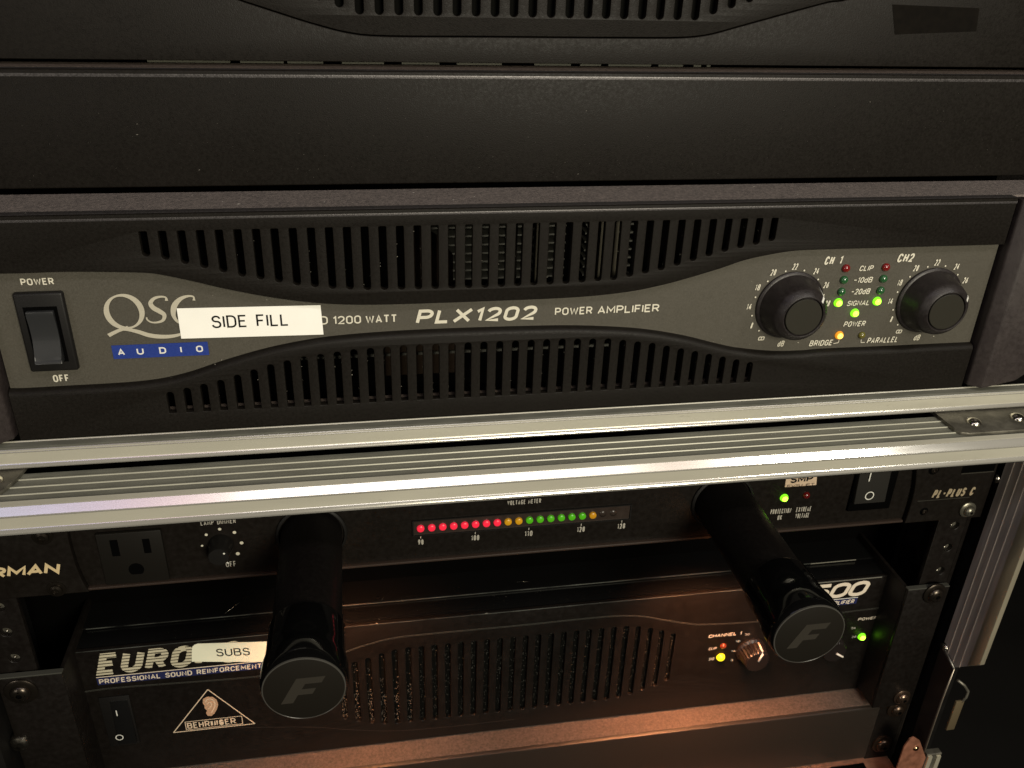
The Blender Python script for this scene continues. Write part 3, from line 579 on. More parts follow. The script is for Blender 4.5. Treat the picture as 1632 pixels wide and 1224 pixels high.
# ================================================================== lower case
lc = thing('flight_case', 'lower road case with ribbed aluminium top edge, riveted corner plate and slanted side latch', 'road case', (24, 100, -300), 'stacked road cases')
b = MB(); prof = [(-7.7, -10.6), (-29.3, -10.6), (-29.3, -19), (-7.7, -19)]; b.prismx(prof, -330, 420); er = b.build('top_edge_rail', alu_rib, lc)
MB().box(-330, 420, -7.6, 2, -19, -13.5).build('rail_channel', deep_black, er)  # dark strip paints the upper case's shadow in the gap
for yy, h in ((-12.0, .42), (-17.1, .42), (-22.1, .42)):
    MB().prismx([(yy+0.42, -10.65), (yy+0.22, -10.65+h), (yy-0.22, -10.65+h), (yy-0.42, -10.65)], -330, 420).build('raised_rib', alu_line, er)
lr = extr('front_rail', [(-26.6, -19.5), (-26.6, -10.2), (-27.0, -9.95), (-27.4, -10.05), (-29.2, -10.5), (-29.8, -10.75), (-32.15, -13.05), (-32.3, -13.5), (-32.1, -13.75), (-32.1, -18.6), (-32.35, -18.9), (-32.3, -19.9), (-31.8, -20.6), (-31.0, -20.9), (-28.5, -20.6)], -330, 420, alu, lc, wob=0.0)
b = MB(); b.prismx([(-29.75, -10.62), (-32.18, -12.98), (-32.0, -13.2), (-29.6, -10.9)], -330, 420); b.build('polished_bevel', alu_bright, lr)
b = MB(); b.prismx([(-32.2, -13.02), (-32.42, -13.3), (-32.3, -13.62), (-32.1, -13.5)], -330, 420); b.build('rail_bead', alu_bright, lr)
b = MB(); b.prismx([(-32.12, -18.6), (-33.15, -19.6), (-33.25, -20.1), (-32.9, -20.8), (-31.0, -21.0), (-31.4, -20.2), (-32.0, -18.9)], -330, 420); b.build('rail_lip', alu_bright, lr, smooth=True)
MB().box(-330, 420, -26, 700, -26, -19.3).build('case_lid_board', case_ply, lc)
# corner plates and rivets
b = MB(); b.prismz([(209.5, -3.0), (210.5, -7.5), (210.0, -21.5), (211.5, -24.3), (214.5, -25.6), (330, -25.6), (330, -3)], -10.55, -8.9, bev=0.45); cp = b.build('corner_plate', zinc, lc, smooth=True)
for x, y in ((222.5, -17.3), (245.5, -15.6)):
    b = MB(); b.lathe([(3.3*math.cos(a), -8.95 + 2.1*math.sin(a)) for a in [math.pi/2*0.98*k/7 for k in range(8)]], (x, y), 0, 28, axis='Z'); b.build('rivet', rivet_m, cp, smooth=True)
b = MB(); b.prismz([(-240, -3), (-174.5, -3.0), (-175.8, -12.5), (-178.0, -20), (-180.5, -24.0), (-184.0, -25.4), (-240, -25.6)], -10.55, -8.9, bev=0.45); cp = b.build('corner_plate', zinc, lc, smooth=True)
b = MB(); b.lathe([(3.5*math.cos(a), -8.95 + 2.1*math.sin(a)) for a in [math.pi/2*0.98*k/7 for k in range(8)]], (-183.5, -14.3), 0, 28, axis='Z'); b.build('rivet', rivet_m, cp, smooth=True)
# side post (inner face ribbed) with slanted foot
b = MB(); b.prismx([(6.3, -20), (6.3, -189), (-1.7, -180.2), (-14.0, -166.4), (-14.0, -20)], 269, 271.5); sp_ = b.build('side_post', alu_post, lc)
b = MB(); b.prismx([(-14.0, -20), (-14.0, -166.4), (-21.3, -158.3), (-21.3, -20)], 268.6, 271.5, bev=0.3); b.build('post_edge', mat('post_edge_aluminium', (0.42, 0.38, 0.28), 0.35, metal=0.6, noise=0.1, nscale=100, aniso=(1, 1, 0.1)), sp_, smooth=True)
for y, zf in ((1.3, -183.6), (-3.9, -177.8), (-9.1, -172)):
    b = MB(); b.prismx([(y+0.18, -20), (y+0.18, zf), (y-0.18, zf), (y-0.18, -20)], 268.72, 269.05); b.build('raised_rib', mat('post_rib', (0.55, 0.48, 0.42), 0.4, metal=0.1), sp_)
MB().box(272, 282, 4, 700, -400, -26).build('case_side', case_ply, lc); MB().box(-232, -220, 0, 700, -400, -26).build('case_side', case_ply, lc)
for (y, z) in ((9.5, -60), (5.0, -171.0)):
    b = MB(); b.bm.verts.ensure_lookup_table()
    prof_ = [(3.0*math.cos(a), 2.0*math.sin(a)) for a in [math.pi/2*0.98*k/6 for k in range(7)]]
    rings = [[b.bm.verts.new((269 - h, y + r*math.cos(t), z + r*math.sin(t))) for t in [2*math.pi*i/24 for i in range(24)]] for r, h in prof_]
    for u, v in zip(rings, rings[1:]):
        for i in range(24): f = b.bm.faces.new((u[i], u[(i+1) % 24], v[(i+1) % 24], v[i])); f.smooth = True
    b.bm.faces.new(rings[-1]); b.build('rivet', rivet_m, lc)
# rails
railp = {}
for nm, x0, x1, hx in (('right', 246.3, 263.0, 256.8), ('left', -216.2, -200.1, -208.3)):
    hl = [(254.22, -90.72)[1], (254.91, -105.25)[1], (254.52, -120.95)[1]]
    zs = [-60 + 0, -86.5-0.6, -102.4, -118.6]; zs = [-72, hl[0], hl[1], hl[2], -131.2, -147]
    holes = [[(hx + 2.5*math.cos(a), z + 2.5*math.sin(a)) for a in [2*math.pi*i/20 for i in range(20)]] for z in zs]
    r_ = plate('rack_rail', [(x0, -300), (x1, -300), (x1, -24), (x0, -24)], holes, 12, 15, rack_black, lc, bev=0.3)
    xo = x1 if nm == 'right' else x0 - 2
    MB().box(xo, xo+2, 12, 40, -300, -24).build('rail_flange', rack_black, r_)
    for z in zs[1:4]:
        MB().lathe([(2.4, 14.6), (2.4, 16.5), (1.5, 16.6)], hx, z-0.5, 16).build('clip_nut', zinc, r_)
        MB().lathe([(0.8, 14.3), (0.6, 13.7), (0.2, 13.6)], hx - 0.5, z-1.0, 12).build('bolt_tip', rivet_m, r_)
MB().box(-219, 268, 60, 61, -300, -26).build('case_back_cloth', deep_black, lc)  # near-black sheet paints the shade behind the lower rack gear
# catch sheet on the side, wire latch and warm plate
ctp = [(6.0, -170.5), (-7.5, -175.0), (-6.5, -200), (-7.0, -243.5), (4.5, -246)]
b = MB(); b.prismx(ctp, 267.2, 268.2, bev=0.2); ct = b.build('catch_sheet', mat('catch_black_sheet', (0.022, 0.015, 0.013), 0.4, bump=0.2), lc)
MB().tube3([(267.9, -7.3, -175.0), (267.9, -6.8, -200), (267.9, -7.2, -243.5)], 0.42, 8).build('bright_edge', mat('bare_edge', (0.35, 0.30, 0.24), 0.4, metal=0.7), ct)  # pale tube paints the highlight on the sheet's front edge
MB().tube3([(267.9, 5.5, -170.0), (267.9, -1, -172.2), (267.9, -7.3, -175.0)], 0.5, 8).build('bright_edge', mat('bare_edge2', (0.22, 0.21, 0.19), 0.4, metal=0.7), ct)  # painted highlight along the sheet's upper edge
lt = MB().box(271.5, 276.5, -13, -11.5, -217.5, -195, bev=0.3).build('latch_bar', mat('latch_brass', (0.28, 0.22, 0.13), 0.35, metal=0.7), lc, smooth=True)
MB().tube3([(270, -10, -181), (274, -11.5, -184), (277.3, -12, -188.5), (277.2, -12.2, -193), (275, -12.3, -196)], 0.8, 8).build('latch_wire', zinc, lt)
MB().prism([(251, -232), (253, -225.5), (255.5, -224.4), (260, -228), (268, -243.5), (268, -262), (251, -262)], -9.5, -8.5, bev=0.15).build('latch_plate', copper, lc, 'copper coloured latch plate')
MB().dome(259.0, -234.0, -9.4, 1.9, 1.4).build('rivet', mat('copper_rivet', (0.55, 0.35, 0.2), 0.22, metal=1.0), lc, smooth=True)
b = MB(); b.box(268.4, 271.0, -11, -10, -262, -241.5); b.box(274.0, 276.6, -11, -10, -262, -242.0); b.build('worn_edge_pair', mat('worn_white_metal', (0.85, 0.80, 0.62), 0.25, metal=0.7), lc)  # white strips stand in for a bright light reflection
MB().box(268.0, 277.5, -10.0, -6, -262, -240.5, bev=0.4).build('latch_block', zinc, lc)

# ================================================================== power conditioner with pulled-out lamps
fc = thing('power_conditioner', 'black one-unit power conditioner with LED voltage meter and two pulled-out round rack lamps', 'power conditioner', (24, 12, -82.5))
FZ0, FZ1 = -82.4, -38.8
earL = [(-216.6, FZ0), (-169.66, -83.37)] ; 
le = catmull([(-216.6, FZ1)], 1)
ledge = catmull([((-170.59, -43.85)[0], FZ1), (-170.95, -49.63), (-171.20, -57.50), (-170.79, -68.65), (-169.60, -77.41), ((-168.28, -81.41)[0], FZ0)], 5)
b = plate('left_ear', [(-216.6, FZ0), (-216.6, FZ1)] + ledge, [[(-208 + 5.5*math.cos(a) if True else 0, -48 + 3*math.sin(a)) for a in [2*math.pi*i/20 for i in range(20)]]], 7, 10.5, panel_black, fc, bev=0.5)
redge = catmull([((223.55, -79.18)[0]-1.0, FZ0), (223.11, -74.86), (222.68, -61.45), (220.42, -47.91), ((219.87, -44.58)[0], FZ1)], 5)
plate('right_ear', redge + [(265.7, FZ1), (265.7, FZ0)], [], 7, 10.5, panel_black, fc, bev=0.5)
MB().box(-190, 240, 10.2, 12, FZ0+0.6, FZ1).build('faceplate', panel_black, fc)
MB().box((-166.19, -81.45)[0]-3, (222.07, -80.56)[0], 8.0, 11, FZ0, FZ0+1.3, bev=0.35).build('bottom_lip', mat('lip_paint', (0.035, 0.024, 0.019), 0.4), fc, smooth=True)  # lighter reddish colour paints the light caught on the lip
MB().box(-190, 235, 12.2, 250, FZ0+1, FZ1).build('chassis', deep_black, fc)
# raised/inset bits of the ears
a_, b_ = (245.83, -53.18), (266.12, -49.94); MB().box(a_[0], 264, 6.85, 6.98, a_[1]-0.4, FZ1-0.4).build('ear_recess', hole_m, fc)
MB().box(a_[0], 264, 6.6, 6.98, a_[1]-0.9, a_[1]-0.5).build('ear_ridge', ink_dim if False else mat('ridge_paint', (0.04, 0.037, 0.03), 0.4), fc)
MB().box((225.96, -68.57)[0], (237.06, -68.39)[0]+18, 6.75, 6.98, (232.27, -68.74)[1]-0.25, (232.27, -68.74)[1]+0.1).build('ear_ridge', mat('ridge_paint2', (0.035, 0.033, 0.027), 0.4), fc)
T('FURMAN', ((-217.82, -70.63)[0], (-201.67, -70.73)[1]), ((-176.61, -64.91)[0], (-176.75, -65.23)[1]), 7, ink_furman, fc, wt=0.24, shear=0.28, space=0.6)
T('PL-PLUS C', (233.19, -67.67), (257.15, -62.66), 7, mat('chrome_letters', (0.75, 0.62, 0.42), 0.3, metal=0.6), fc, bold=0.15, shear=0.2, thick=0.2)
for c, r in (((-180.90, -50.78), 2.8), ((-180.88, -79.09), 2.6)):
    b = MB(); b.lathe([(r*1.5, 6.98), (r*1.5, 6.6), (r*1.2, 6.4), (r, 6.4), (r*0.95, 5.6), (r*0.55, 5.2), (r*0.5, 5.9), (0.2, 6.0)], c[0], c[1], 28); b.build('hex_bolt', screw_m, fc, smooth=True)
for c, r in (((230.10, -50.32), 2.9), ((231.53, -75.63), 2.3)):
    b = MB(); b.lathe([(r*1.0, 6.96), (r*0.98, 6.9), (0.2, 6.88)], c[0], c[1], 28); q_ = b.build('countersink', hole_m, fc)
    b = MB(); b.lathe([(r*0.62, 6.85), (r*0.6, 6.3), (r*0.35, 6.1), (r*0.3, 6.6), (0.2, 6.6)], c[0], c[1], 20); b.build('hex_bolt', screw_m, q_, smooth=True)
rack_screw(fc, (256.00, -76.35), 7, r=3.0, washer=4.4, m=mat('steel_dome_screw', (0.20, 0.19, 0.15), 0.35, metal=0.8))
# outlet
o0 = (-160.21, -52.79); o1 = (-134.30, -53.31); o2 = (-134.64, -80.11); ox0, ox1, oz0, oz1 = (o0[0]+(-161.88, -81.30)[0])/2, (o1[0]+o2[0])/2, o2[1]-0.4, (o0[1]+o1[1])/2
ol = MB().box(ox0, ox1, 8.2, 10.3, oz0, oz1, bev=0.5).build('mains_socket', mat('socket_plastic', (0.0085, 0.0075, 0.006), 0.5, bump=0.1, spec=0.2), fc, smooth=True)
for c, w_, h_ in (((-154.18, -60.66), 3.2, 8.6), ((-141.15, -60.80), 3.0, 7.6)): MB().box(c[0]-w_/2, c[0]+w_/2, 8.08, 8.19, c[1]-h_/2, c[1]+h_/2).build('socket_slot', hole_m, ol)
c = (-147.34, -73.02); MB().prism([(c[0]+3.2*math.cos(a), c[1]+3.4*math.sin(a) if math.sin(a) > -0.75 else c[1]-2.55) for a in [2*math.pi*i/24 for i in range(24)]], 8.08, 8.19).build('socket_slot', hole_m, ol)
# lamp dimmer
T('LAMP DIMMER', (-118.13, -53.63), (-103.38, -51.00), 10.2, ink_dim, fc, bold=0.0)
kc = (-110.94, -63.86)
b = MB(); b.lathe([(5.4, 10.1), (5.2, 8.5), (4.7, 5), (4.5, 1.4), (4.2, 0.9), (0.2, 0.8)], kc[0], kc[1]-0.6, 40); kn = b.build('dimmer_knob', rubber, fc, smooth=True)
MB().dome((-108.44, -62.58)[0], (-108.44, -62.58)[1], 0.9, 0.5, 0.4, 10, 4).build('pointer_dot', white_ink, kn)
b = MB(); b.ribbon([(-110.46, -73.60), (-108.89, -75.19)], 0.7, 9.9); b.build('pointer_mark', white_ink, kn)
Tc('OFF', (-108.01, -75.71), 4.4, 3.0, 10.1, ink_dim, fc)
b = MB()
for c, r in (((-118.97, -64.44), .5), ((-116.51, -58.69), .65), ((-110.57, -56.21), .68), ((-104.59, -58.56), .75), ((-102.20, -64.53), .8), ((-104.44, -70.30), .85)): b.lathe([(r, 10.15), (r, 10.05)], c[0], c[1], 16)
b.build('dial_dots', ink, fc)
# voltage meter
T('VOLTAGE METER', (16.95, -54.95), (32.72, -52.49), 10.2, ink_dim, fc, bold=0.05)
mx0 = ((-26.37, -59.48)[0]+(-26.10, -68.24)[0])/2; mx1 = (76.19, -63.65)[0]; mz0 = ((-26.09, -67.99)[1]+(76.44, -67.26)[1])/2; mz1 = ((-26.37, -59.55)[1]+(75.97, -60.15)[1])/2
mw = MB().box(mx0, mx1, 9.9, 10.19, mz0, mz1).build('meter_window', mat('meter_window_plastic', (0.030, 0.022, 0.018), 0.3, noise=0.1, nscale=300), fc)
b = MB()
for (u, v, p_, q_) in ((mx0-0.6, mx1+0.6, mz1, mz1+0.5), (mx0-0.6, mx1+0.6, mz0-0.5, mz0), (mx0-0.6, mx0, mz0, mz1), (mx1, mx1+0.6, mz0, mz1)): b.box(u, v, 9.3, 10.2, p_, q_)
b.build('meter_frame', rubber, mw)
l0 = (-23.09, -64.09); l1 = (57.98, -63.63)
cols = [meter_red]*8 + [meter_amber]*2 + [meter_green]*6 + [mat('meter_led_dim_amber', (0.4, 0.2, 0.01), 0.3, emit=(1.0, 0.42, 0.01), estr=0.14)]
zc_ = (l0[1]+l1[1])/2
for i, m in enumerate(cols):
    x = l0[0] + (l1[0]-l0[0])*i/16; b = MB(); r = 1.72
    b.lathe([(r, 9.9), (r, 9.2), (r*0.92, 8.8), (r*0.6, 8.5), (0.1, 8.4)], x, zc_, 20); b.build('meter_light', m, mw, smooth=True)
for i in (17, 18):
    x = l0[0] + (l1[0]-l0[0])*i/16; b = MB(); b.lathe([(1.8, 9.9), (1.8, 9.85), (0.1, 9.82)], x, zc_, 20); b.build('meter_light', MATS['meter_window_plastic'], mw, 'unlit meter light')
for s_, i in (('90', 0), ('100', 5), ('110', 10), ('120', 15), ('128', 19)):
    x = l0[0] + (l1[0]-l0[0])*i/16; 
    if s_ == '128': x = (72.85, -71.05)[0]
    Tc(s_, (x, mz0-4.4), 1.25*len(s_), 3.1, 10.2, ink_dim, fc, bold=0.1, name='dial_number')
    MB().box(x-0.2, x+0.2, 10.1, 10.19, mz0-2.3, mz0-1.0).build('scale_tick', ink_dim, fc)
# small label, leds, switch
lb = MB().prism([(153.83, -56.37), (170.27, -56.47), (169.18, -47.98), (153.32, -46.72)], 10.05, 10.17).build('adhesive_label', tape3, fc, 'small tan label marked SMP')
T('SMP', (156.03, -54.18), (167.71, -50.40), 10.0, tape_ink, lb, bold=0.25)
T('EVS\u2022LIFT', (154.86, -56.64), (169.33, -55.10), 10.0, mat('brown_ink', (0.05, 0.03, 0.02), 0.6), lb, bold=0.1)
led(fc, (154.52, -62.57), 10.1, 2.1, lit_rim, core=lit_green, label='lit green indicator light')
led(fc, (166.12, -62.10), 10.1, 1.9, mat('dim_red_led', (0.10, 0.006, 0.006), 0.15, coat=0.5), label='unlit red indicator light')
T('PROTECTION', (148.99, -72.16), (159.88, -69.22), 10.15, ink_dim, fc, bold=0.05)
T('OK', (153.33, -75.99), (155.62, -73.08), 10.15, ink_dim, fc, bold=0.05)
T('EXTREME', (162.59, -72.08), (170.54, -69.19), 10.15, ink_dim, fc, bold=0.05)
T('VOLTAGE', (162.83, -75.92), (170.13, -72.96), 10.15, ink_dim, fc, bold=0.05)
bz = MB().box((189.71, -72.88)[0], (212.56, -69.56)[0], 8.6, 10.3, (200.04, -73.24)[1], FZ1-1, bev=0.4).build('switch_bezel', hole_m, fc, smooth=True)
z0r = (199.51, -66.68)[1]; xr0 = (190.29, -65.49)[0]; xr1 = (206.85, -65.44)[0]
b = MB(); b.prismx([(9, z0r), (5.6, z0r), (6.9, z0r+16), (6.3, z0r+30), (9, z0r+30)], xr0, xr1, bev=0.3); rk = b.build('rocker', rocker_grey, bz, smooth=True)
cO = (197.60, -62.26); b = MB(); b.ribbon([(cO[0]+2.15*math.cos(a), cO[1]+2.2*math.sin(a)) for a in [2*math.pi*i/32 for i in range(32)]], 0.5, 5.75, closed=True)
cI = (195.49, -51.44); b.ribbon([(cI[0], cI[1]-2.4), (cI[0], cI[1]+3)], 0.55, 6.15); b.build('switch_symbols', white_ink, rk)
# pulled-out lamps
for (cx, cz, lbl) in ((-71.6, -62.6, None), (122.4, -61.9, None)):
    b = MB(); b.lathe([(15.6, 10.4), (15.6, 9.2), (15.1, 8.7), (14.4, 8.6), (14.2, 10)], cx, cz, 64, caps=False); cl = b.build('tube_collar', rubber, fc, smooth=True)
    b = MB(); b.lathe([(13.4, 30), (13.4, -58.8)], cx, cz, 64); tb = b.build('pull_out_lamp', tube_m, fc, smooth=True)
    b = MB(); b.lathe([(13.45, -50.5), (14.1, -50.8), (14.4, -51.6), (14.75, -65), (15.0, -68.0), (15.45, -70.2), (15.7, -72.5), (15.75, -76.8), (15.71, -77.6), (15.58, -78.5), (15.33, -79.4), (14.95, -80.2), (14.75, -80.5), (14.6, -80.5)], cx, cz, 80); cp = b.build('end_cap', cap_gloss, tb, smooth=True)
    b = MB(); b.lathe([(14.65, -80.6), (14.6, -80.95), (14.2, -81.1), (0.3, -81.1)], cx, cz, 64); fcx = b.build('cap_disc', cap_face, tb, smooth=True)
    b = MB(); b.lathe([(14.78, -80.45), (14.72, -81.0), (14.35, -81.12), (14.2, -81.0)], cx, cz, 80, caps=False); b.build('rim_ring', mat('cap_rim', (0.05, 0.048, 0.042), 0.3), tb, smooth=True)
    Fp = [(-8.2, -7.0), (-3.9, -7.0), (-1.4, -2.4), (3.6, -2.4), (5.2, 0.3), (0.2, 0.3), (1.9, 3.5), (8.9, 3.5), (10.6, 6.6), (-0.6, 6.6)]
    Fp = [(-9.0, -6.6), (-4.4, -6.6), (-2.2, -2.6), (3.4, -2.6), (4.9, 0.2), (-0.6, 0.2), (0.9, 2.9), (7.2, 2.9), (8.9, 6.0), (-2.2, 6.0)]
    b = MB(); b.prism([(cx + x*0.92 - 0.3, cz + z*0.92) for x, z in Fp], -81.2, -81.08); b.build('cap_emblem', emblem_m, tb)
    MB().box(cx-7, cx+7, -22, -2, cz-13.55, cz-12.9).build('lamp_window', bulb_m, tb)
area_lamp('lamp_glow', (122.4, -12, -76.2), (126, 10, -222), 24, 14, 0.18, (1.0, 0.36, 0.14), 76)
area_lamp('lamp_glow', (-71.6, -12, -76.9), (-48, 20, -215), 24, 14, 0.12, (1.0, 0.38, 0.15), 90)

# ================================================================== lower amplifier
ba = thing('power_amplifier', 'black power amplifier with striped title and triangular ear emblem, below the pulled-out lamps', 'amplifier', (24, 27, -221), 'amplifiers in the rack')
BY = 26.5; BT, BB = -134.0, -220.6; BXL, BXR = -189.2, 238.6
bh = []

slots_ = []
BT_ = [-161.3, -158.4, -156.9, -154.4, -152.6] + [-152.0]*17 + [-153.4, -155.4, -158.0, -161.3]
BT_ = [-160.6, -158.4, -156.6, -154.4, -152.6] + [-152.0]*17 + [-152.2, -153.4, -155.4, -158.0, -161.3]
BB_ = [-198.8, -201.9, -204.3, -206.0, -206.7] + [-206.8]*17 + [-206.2, -204.6, -202.3, -200.2, -196.8]
for i in range(27):
    slots_.append(slot(-64.4 + 6.92*i, BB_[i], BT_[i], 3.05))
plate('fascia', [(BXL, BB), (BXR, BB), (BXR, BT), (BXL, BT)], slots_, BY, BY+2.2, rack_black, ba, bev=0.25)
MB().box(-72, 124, BY+2.4, BY+6, -210, -148).build('grille_foam', foam, ba)
k = MB()                                                    # pale flecks paint glints on the foam, denser and larger at left
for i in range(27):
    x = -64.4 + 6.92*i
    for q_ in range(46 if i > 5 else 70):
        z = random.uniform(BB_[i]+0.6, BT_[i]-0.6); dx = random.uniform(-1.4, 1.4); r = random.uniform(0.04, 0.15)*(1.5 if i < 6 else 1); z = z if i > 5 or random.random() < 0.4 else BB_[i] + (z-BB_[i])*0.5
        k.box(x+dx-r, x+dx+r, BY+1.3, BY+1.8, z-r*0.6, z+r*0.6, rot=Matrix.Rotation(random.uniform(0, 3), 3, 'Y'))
k.build('foam_strands', glint_m, ba, kind='stuff')
MB().box(BXL-0.5, BXR+0.5, BY+2.4, 42, BT-2.5, BT-0.35, bev=0.3).build('top_cover_lip', gloss_black, ba, smooth=True)
MB().box(BXL-0.5, BXR+0.5, 42, 330, BT-2.5, BT+0.5, bev=0.5, seg=3).build('top_cover', gloss_black, ba, smooth=True)
MB().box(BXL-0.5, BXR+0.5, 43, 320, BB, BT-2.6).build('chassis', deep_black, ba)
b = MB()
for (xa_, ya_, xb_, yb_) in ((-121.2, 43.7, -105.9, 60.9), (-42.5, 42.5, -37.5, 50.7), (-75.4, 51, -76.9, 45.2), (30, 48, 38, 47), (96, 52, 101, 58)): b.tube3([(xa_, ya_, -133.45), ((xa_+xb_)/2, (ya_+yb_)/2+0.4, -133.4), (xb_, yb_, -133.45)], 0.07, 5)
b.build('scratch_marks', MATS['thin_worn_edge'] if 'thin_worn_edge' in MATS else rivet_m, ba)
# raised waist line on the face
wl = catmull([(-190.31, -159.68), (-171.66, -159.02), (-115.39, -161.00), (-97.06, -160.14), (-78.01, -156.72), (-59.03, -149.36), (-50.57, -146.84), (-37.73, -144.20), (-20.75, -143.57), (26.01, -143.83), (63.93, -143.51), (82.28, -143.89), (96.48, -145.98), (106.01, -149.16), (120.88, -153.70), (130.78, -156.03), (158.24, -157.91), (183.96, -158.34), (215.84, -157.62), (239.37, -156.97)], 6)
rl = mat('moulding_paint', (0.05, 0.05, 0.042), 0.35)
b = MB()
for (dz, w_, y_) in ((0, 0.32, BY-0.28), (-0.75, 0.22, BY-0.16)): b.ribbon([(x, z+dz) for x, z in wl], w_, y_)
b.build('waist_moulding', rl, ba)
b = MB(); b.prism([(x, z+0.1) for x, z in wl] + [(x, z-0.9) for x, z in reversed(wl)], BY-0.14, BY+0.05); b.build('moulding_step', rack_black, ba)
wl2 = catmull([(-125.80, -195.43), (-83.86, -201.63), (-62.02, -207.25), (-37.17, -212.09), (-7.10, -213.50), (28.29, -213.74)], 6)
b = MB(); b.ribbon(wl2, 0.3, BY-0.12); b.build('lower_moulding', mat('moulding_dim', (0.028, 0.022, 0.018), 0.4), ba)
# title strip
title = (-181.70, -150.19); cw = 11.9; b_t = title
tx1 = (-154.57, -136.96)[0]; pit_ = (tx1 - (-180.40, -150.38)[0])/3.0
H_ = (-174.92, -137.08)[1] - title[1] + 0.8
tt = text('EUROPOWER', title[0], title[0] + 9*12.1, title[1], title[1]+H_, BY, mat('striped_title_print', (0.50, 0.46, 0.33), 0.6), ba, wt=0.24, shear=0.30, space=0.9)
b = MB()
for q_ in range(7):
    z = title[1] + H_*(q_+0.75)/7.2; b.box(title[0]-0.5, title[0]+9*12.1+0.5, BY-0.13, BY-0.10, z-0.24, z+0.24)
b.build('title_stripes', rack_black, ba)
u0 = (-181.99, -151.83); u1 = (-106.42, -151.48)
MB().box(u0[0], u0[0]+112, BY-0.08, BY-0.02, u0[1]+0.1, u0[1]+0.55).build('title_underline', ink_warm, ba)
MB().box(u0[0], u0[0]+112, BY-0.08, BY-0.02, u0[1]-4.7, u0[1]-0.15).build('blue_strip', navy_ink, ba)
text('PROFESSIONAL SOUND REINFORCEMENT', u0[0]+0.8, (-104.98, -155.55)[0]+1.5, u0[1]-4.1, u0[1]-0.95, BY-0.08, ink_warm, ba, bold=0.12, shear=0.05)
b = MB(); q0 = (-136.46, -146.71); q1 = (-106.21, -151.10); q2 = (-102.03, -138.17); q3 = (-132.21, -135.48)
sl_ = (q1[1]-q0[1])/(q1[0]-q0[0]); st_ = (q2[1]-q3[1])/(q2[0]-q3[0]); rx = q1[0]+9
b.prism([(q0[0], q0[1]), (rx, q0[1]+sl_*(rx-q0[0])), (rx, q3[1]+st_*(rx-q3[0])), (q3[0], q3[1]), (q3[0]-1.6, q3[1]-0.5), (q3[0]-2.7, q3[1]-1.6), (q3[0]-3.1, q3[1]-3.2)], BY-0.5, BY-0.3)
sl = b.build('adhesive_label', tape2, ba, 'cream label reading SUBS, lower left')
rotated_text('SUBS', (-124.28, -144.82), (-108.28, -146.16), 5.0, BY-0.52, tape_ink, sl, wt=0.135)
# switch
g0 = (-181.93, -164.64); g1 = (-168.38, -164.74); g2 = (-184.61, -199.14); g3 = (-169.28, -198.95)
bx = [(g0[0]+g2[0])/2, (g1[0]+g3[0])/2]; bz_ = [(g2[1]+g3[1])/2, (g0[1]+g1[1])/2]
s_ = MB().box(bx[0], bx[1], BY-0.9, BY, bz_[0], bz_[1], bev=0.3).build('switch_bezel', rubber, ba, smooth=True)
r0 = (-178.39, -167.57)[0]; r1 = (-169.82, -167.57)[0]; b = MB(); b.prismx([(BY-0.5, bz_[0]+2.5), (BY-2.6, bz_[0]+2.6), (BY-1.4, (bz_[0]+bz_[1])/2), (BY-1.0, bz_[1]-2.6), (BY-0.5, bz_[1]-2.5)], r0, r1, bev=0.25)
rk = b.build('rocker', rocker_m, s_, smooth=True)
cI = (-176.24, -175.47); b = MB(); b.ribbon([(cI[0], cI[1]-1.9), (cI[0], cI[1]+1.9)], 0.5, BY-1.32)
cO = (-177.25, -191.26); b.ribbon([(cO[0]+1.7*math.cos(a), cO[1]+1.75*math.sin(a)) for a in [2*math.pi*i/32 for i in range(32)]], 0.45, BY-2.55, closed=True); b.build('switch_symbols', white_ink, rk)
# triangular emblem with an ear
A_ = (-131.42, -166.97); B_ = (-151.87, -194.88); C_ = (-110.98, -194.56); B_ = (B_[0], (B_[1]+C_[1])/2); C_ = (C_[0], B_[1])
gold = mat('emblem_print', (0.62, 0.50, 0.36), 0.5)
b = MB(); b.ribbon([A_, (A_[0]+(C_[0]-A_[0])*0.5, A_[1]+(C_[1]-A_[1])*0.5), C_], 0.5, BY-0.06); b.ribbon([C_, ((C_[0]+B_[0])/2, B_[1]), B_], 0.5, BY-0.075); b.ribbon([B_, ((A_[0]+B_[0])/2, (A_[1]+B_[1])/2), A_], 0.5, BY-0.09)
c0 = (-144.51, -187.34); c1 = (-116.66, -187.18); by0 = B_[1]+0.9; by1 = by0 + 5.7
bx0_ = c0[0]-0.8; bx1_ = c1[0]-0.4
b.ribbon([(bx0_, by1), ((bx0_+bx1_)/2, by1), (bx1_, by1)], 0.35, BY-0.06); b.ribbon([(bx0_, by0), (bx0_, by1)], 0.35, BY-0.075); b.ribbon([(bx1_, by0), (bx1_, by1)], 0.35, BY-0.09); b.ribbon([(bx0_, by0), (bx1_, by0)], 0.35, BY-0.05)
em = b.build('triangle_emblem', gold, ba)
wv = bx1_ - bx0_ - 1.4
text('BEHR', bx0_+0.7, bx0_+0.7+wv*0.42, by0+0.8, by1-0.8, BY-0.05, gold, em, wt=0.15)
text('ING', bx0_+0.9+wv*0.43, bx0_+wv*0.68+0.6, by0+0.8, by1-0.8, BY-0.05, gold, em, wt=0.28)
text('ER', bx0_+1.0+wv*0.69, bx0_+wv*0.9+0.8, by0+0.8, by1-0.8, BY-0.05, gold, em, wt=0.15)
ec = (-131.82, -178.91); b = MB(); er_ = mat('ear_print', (0.42, 0.27, 0.17), 0.55)
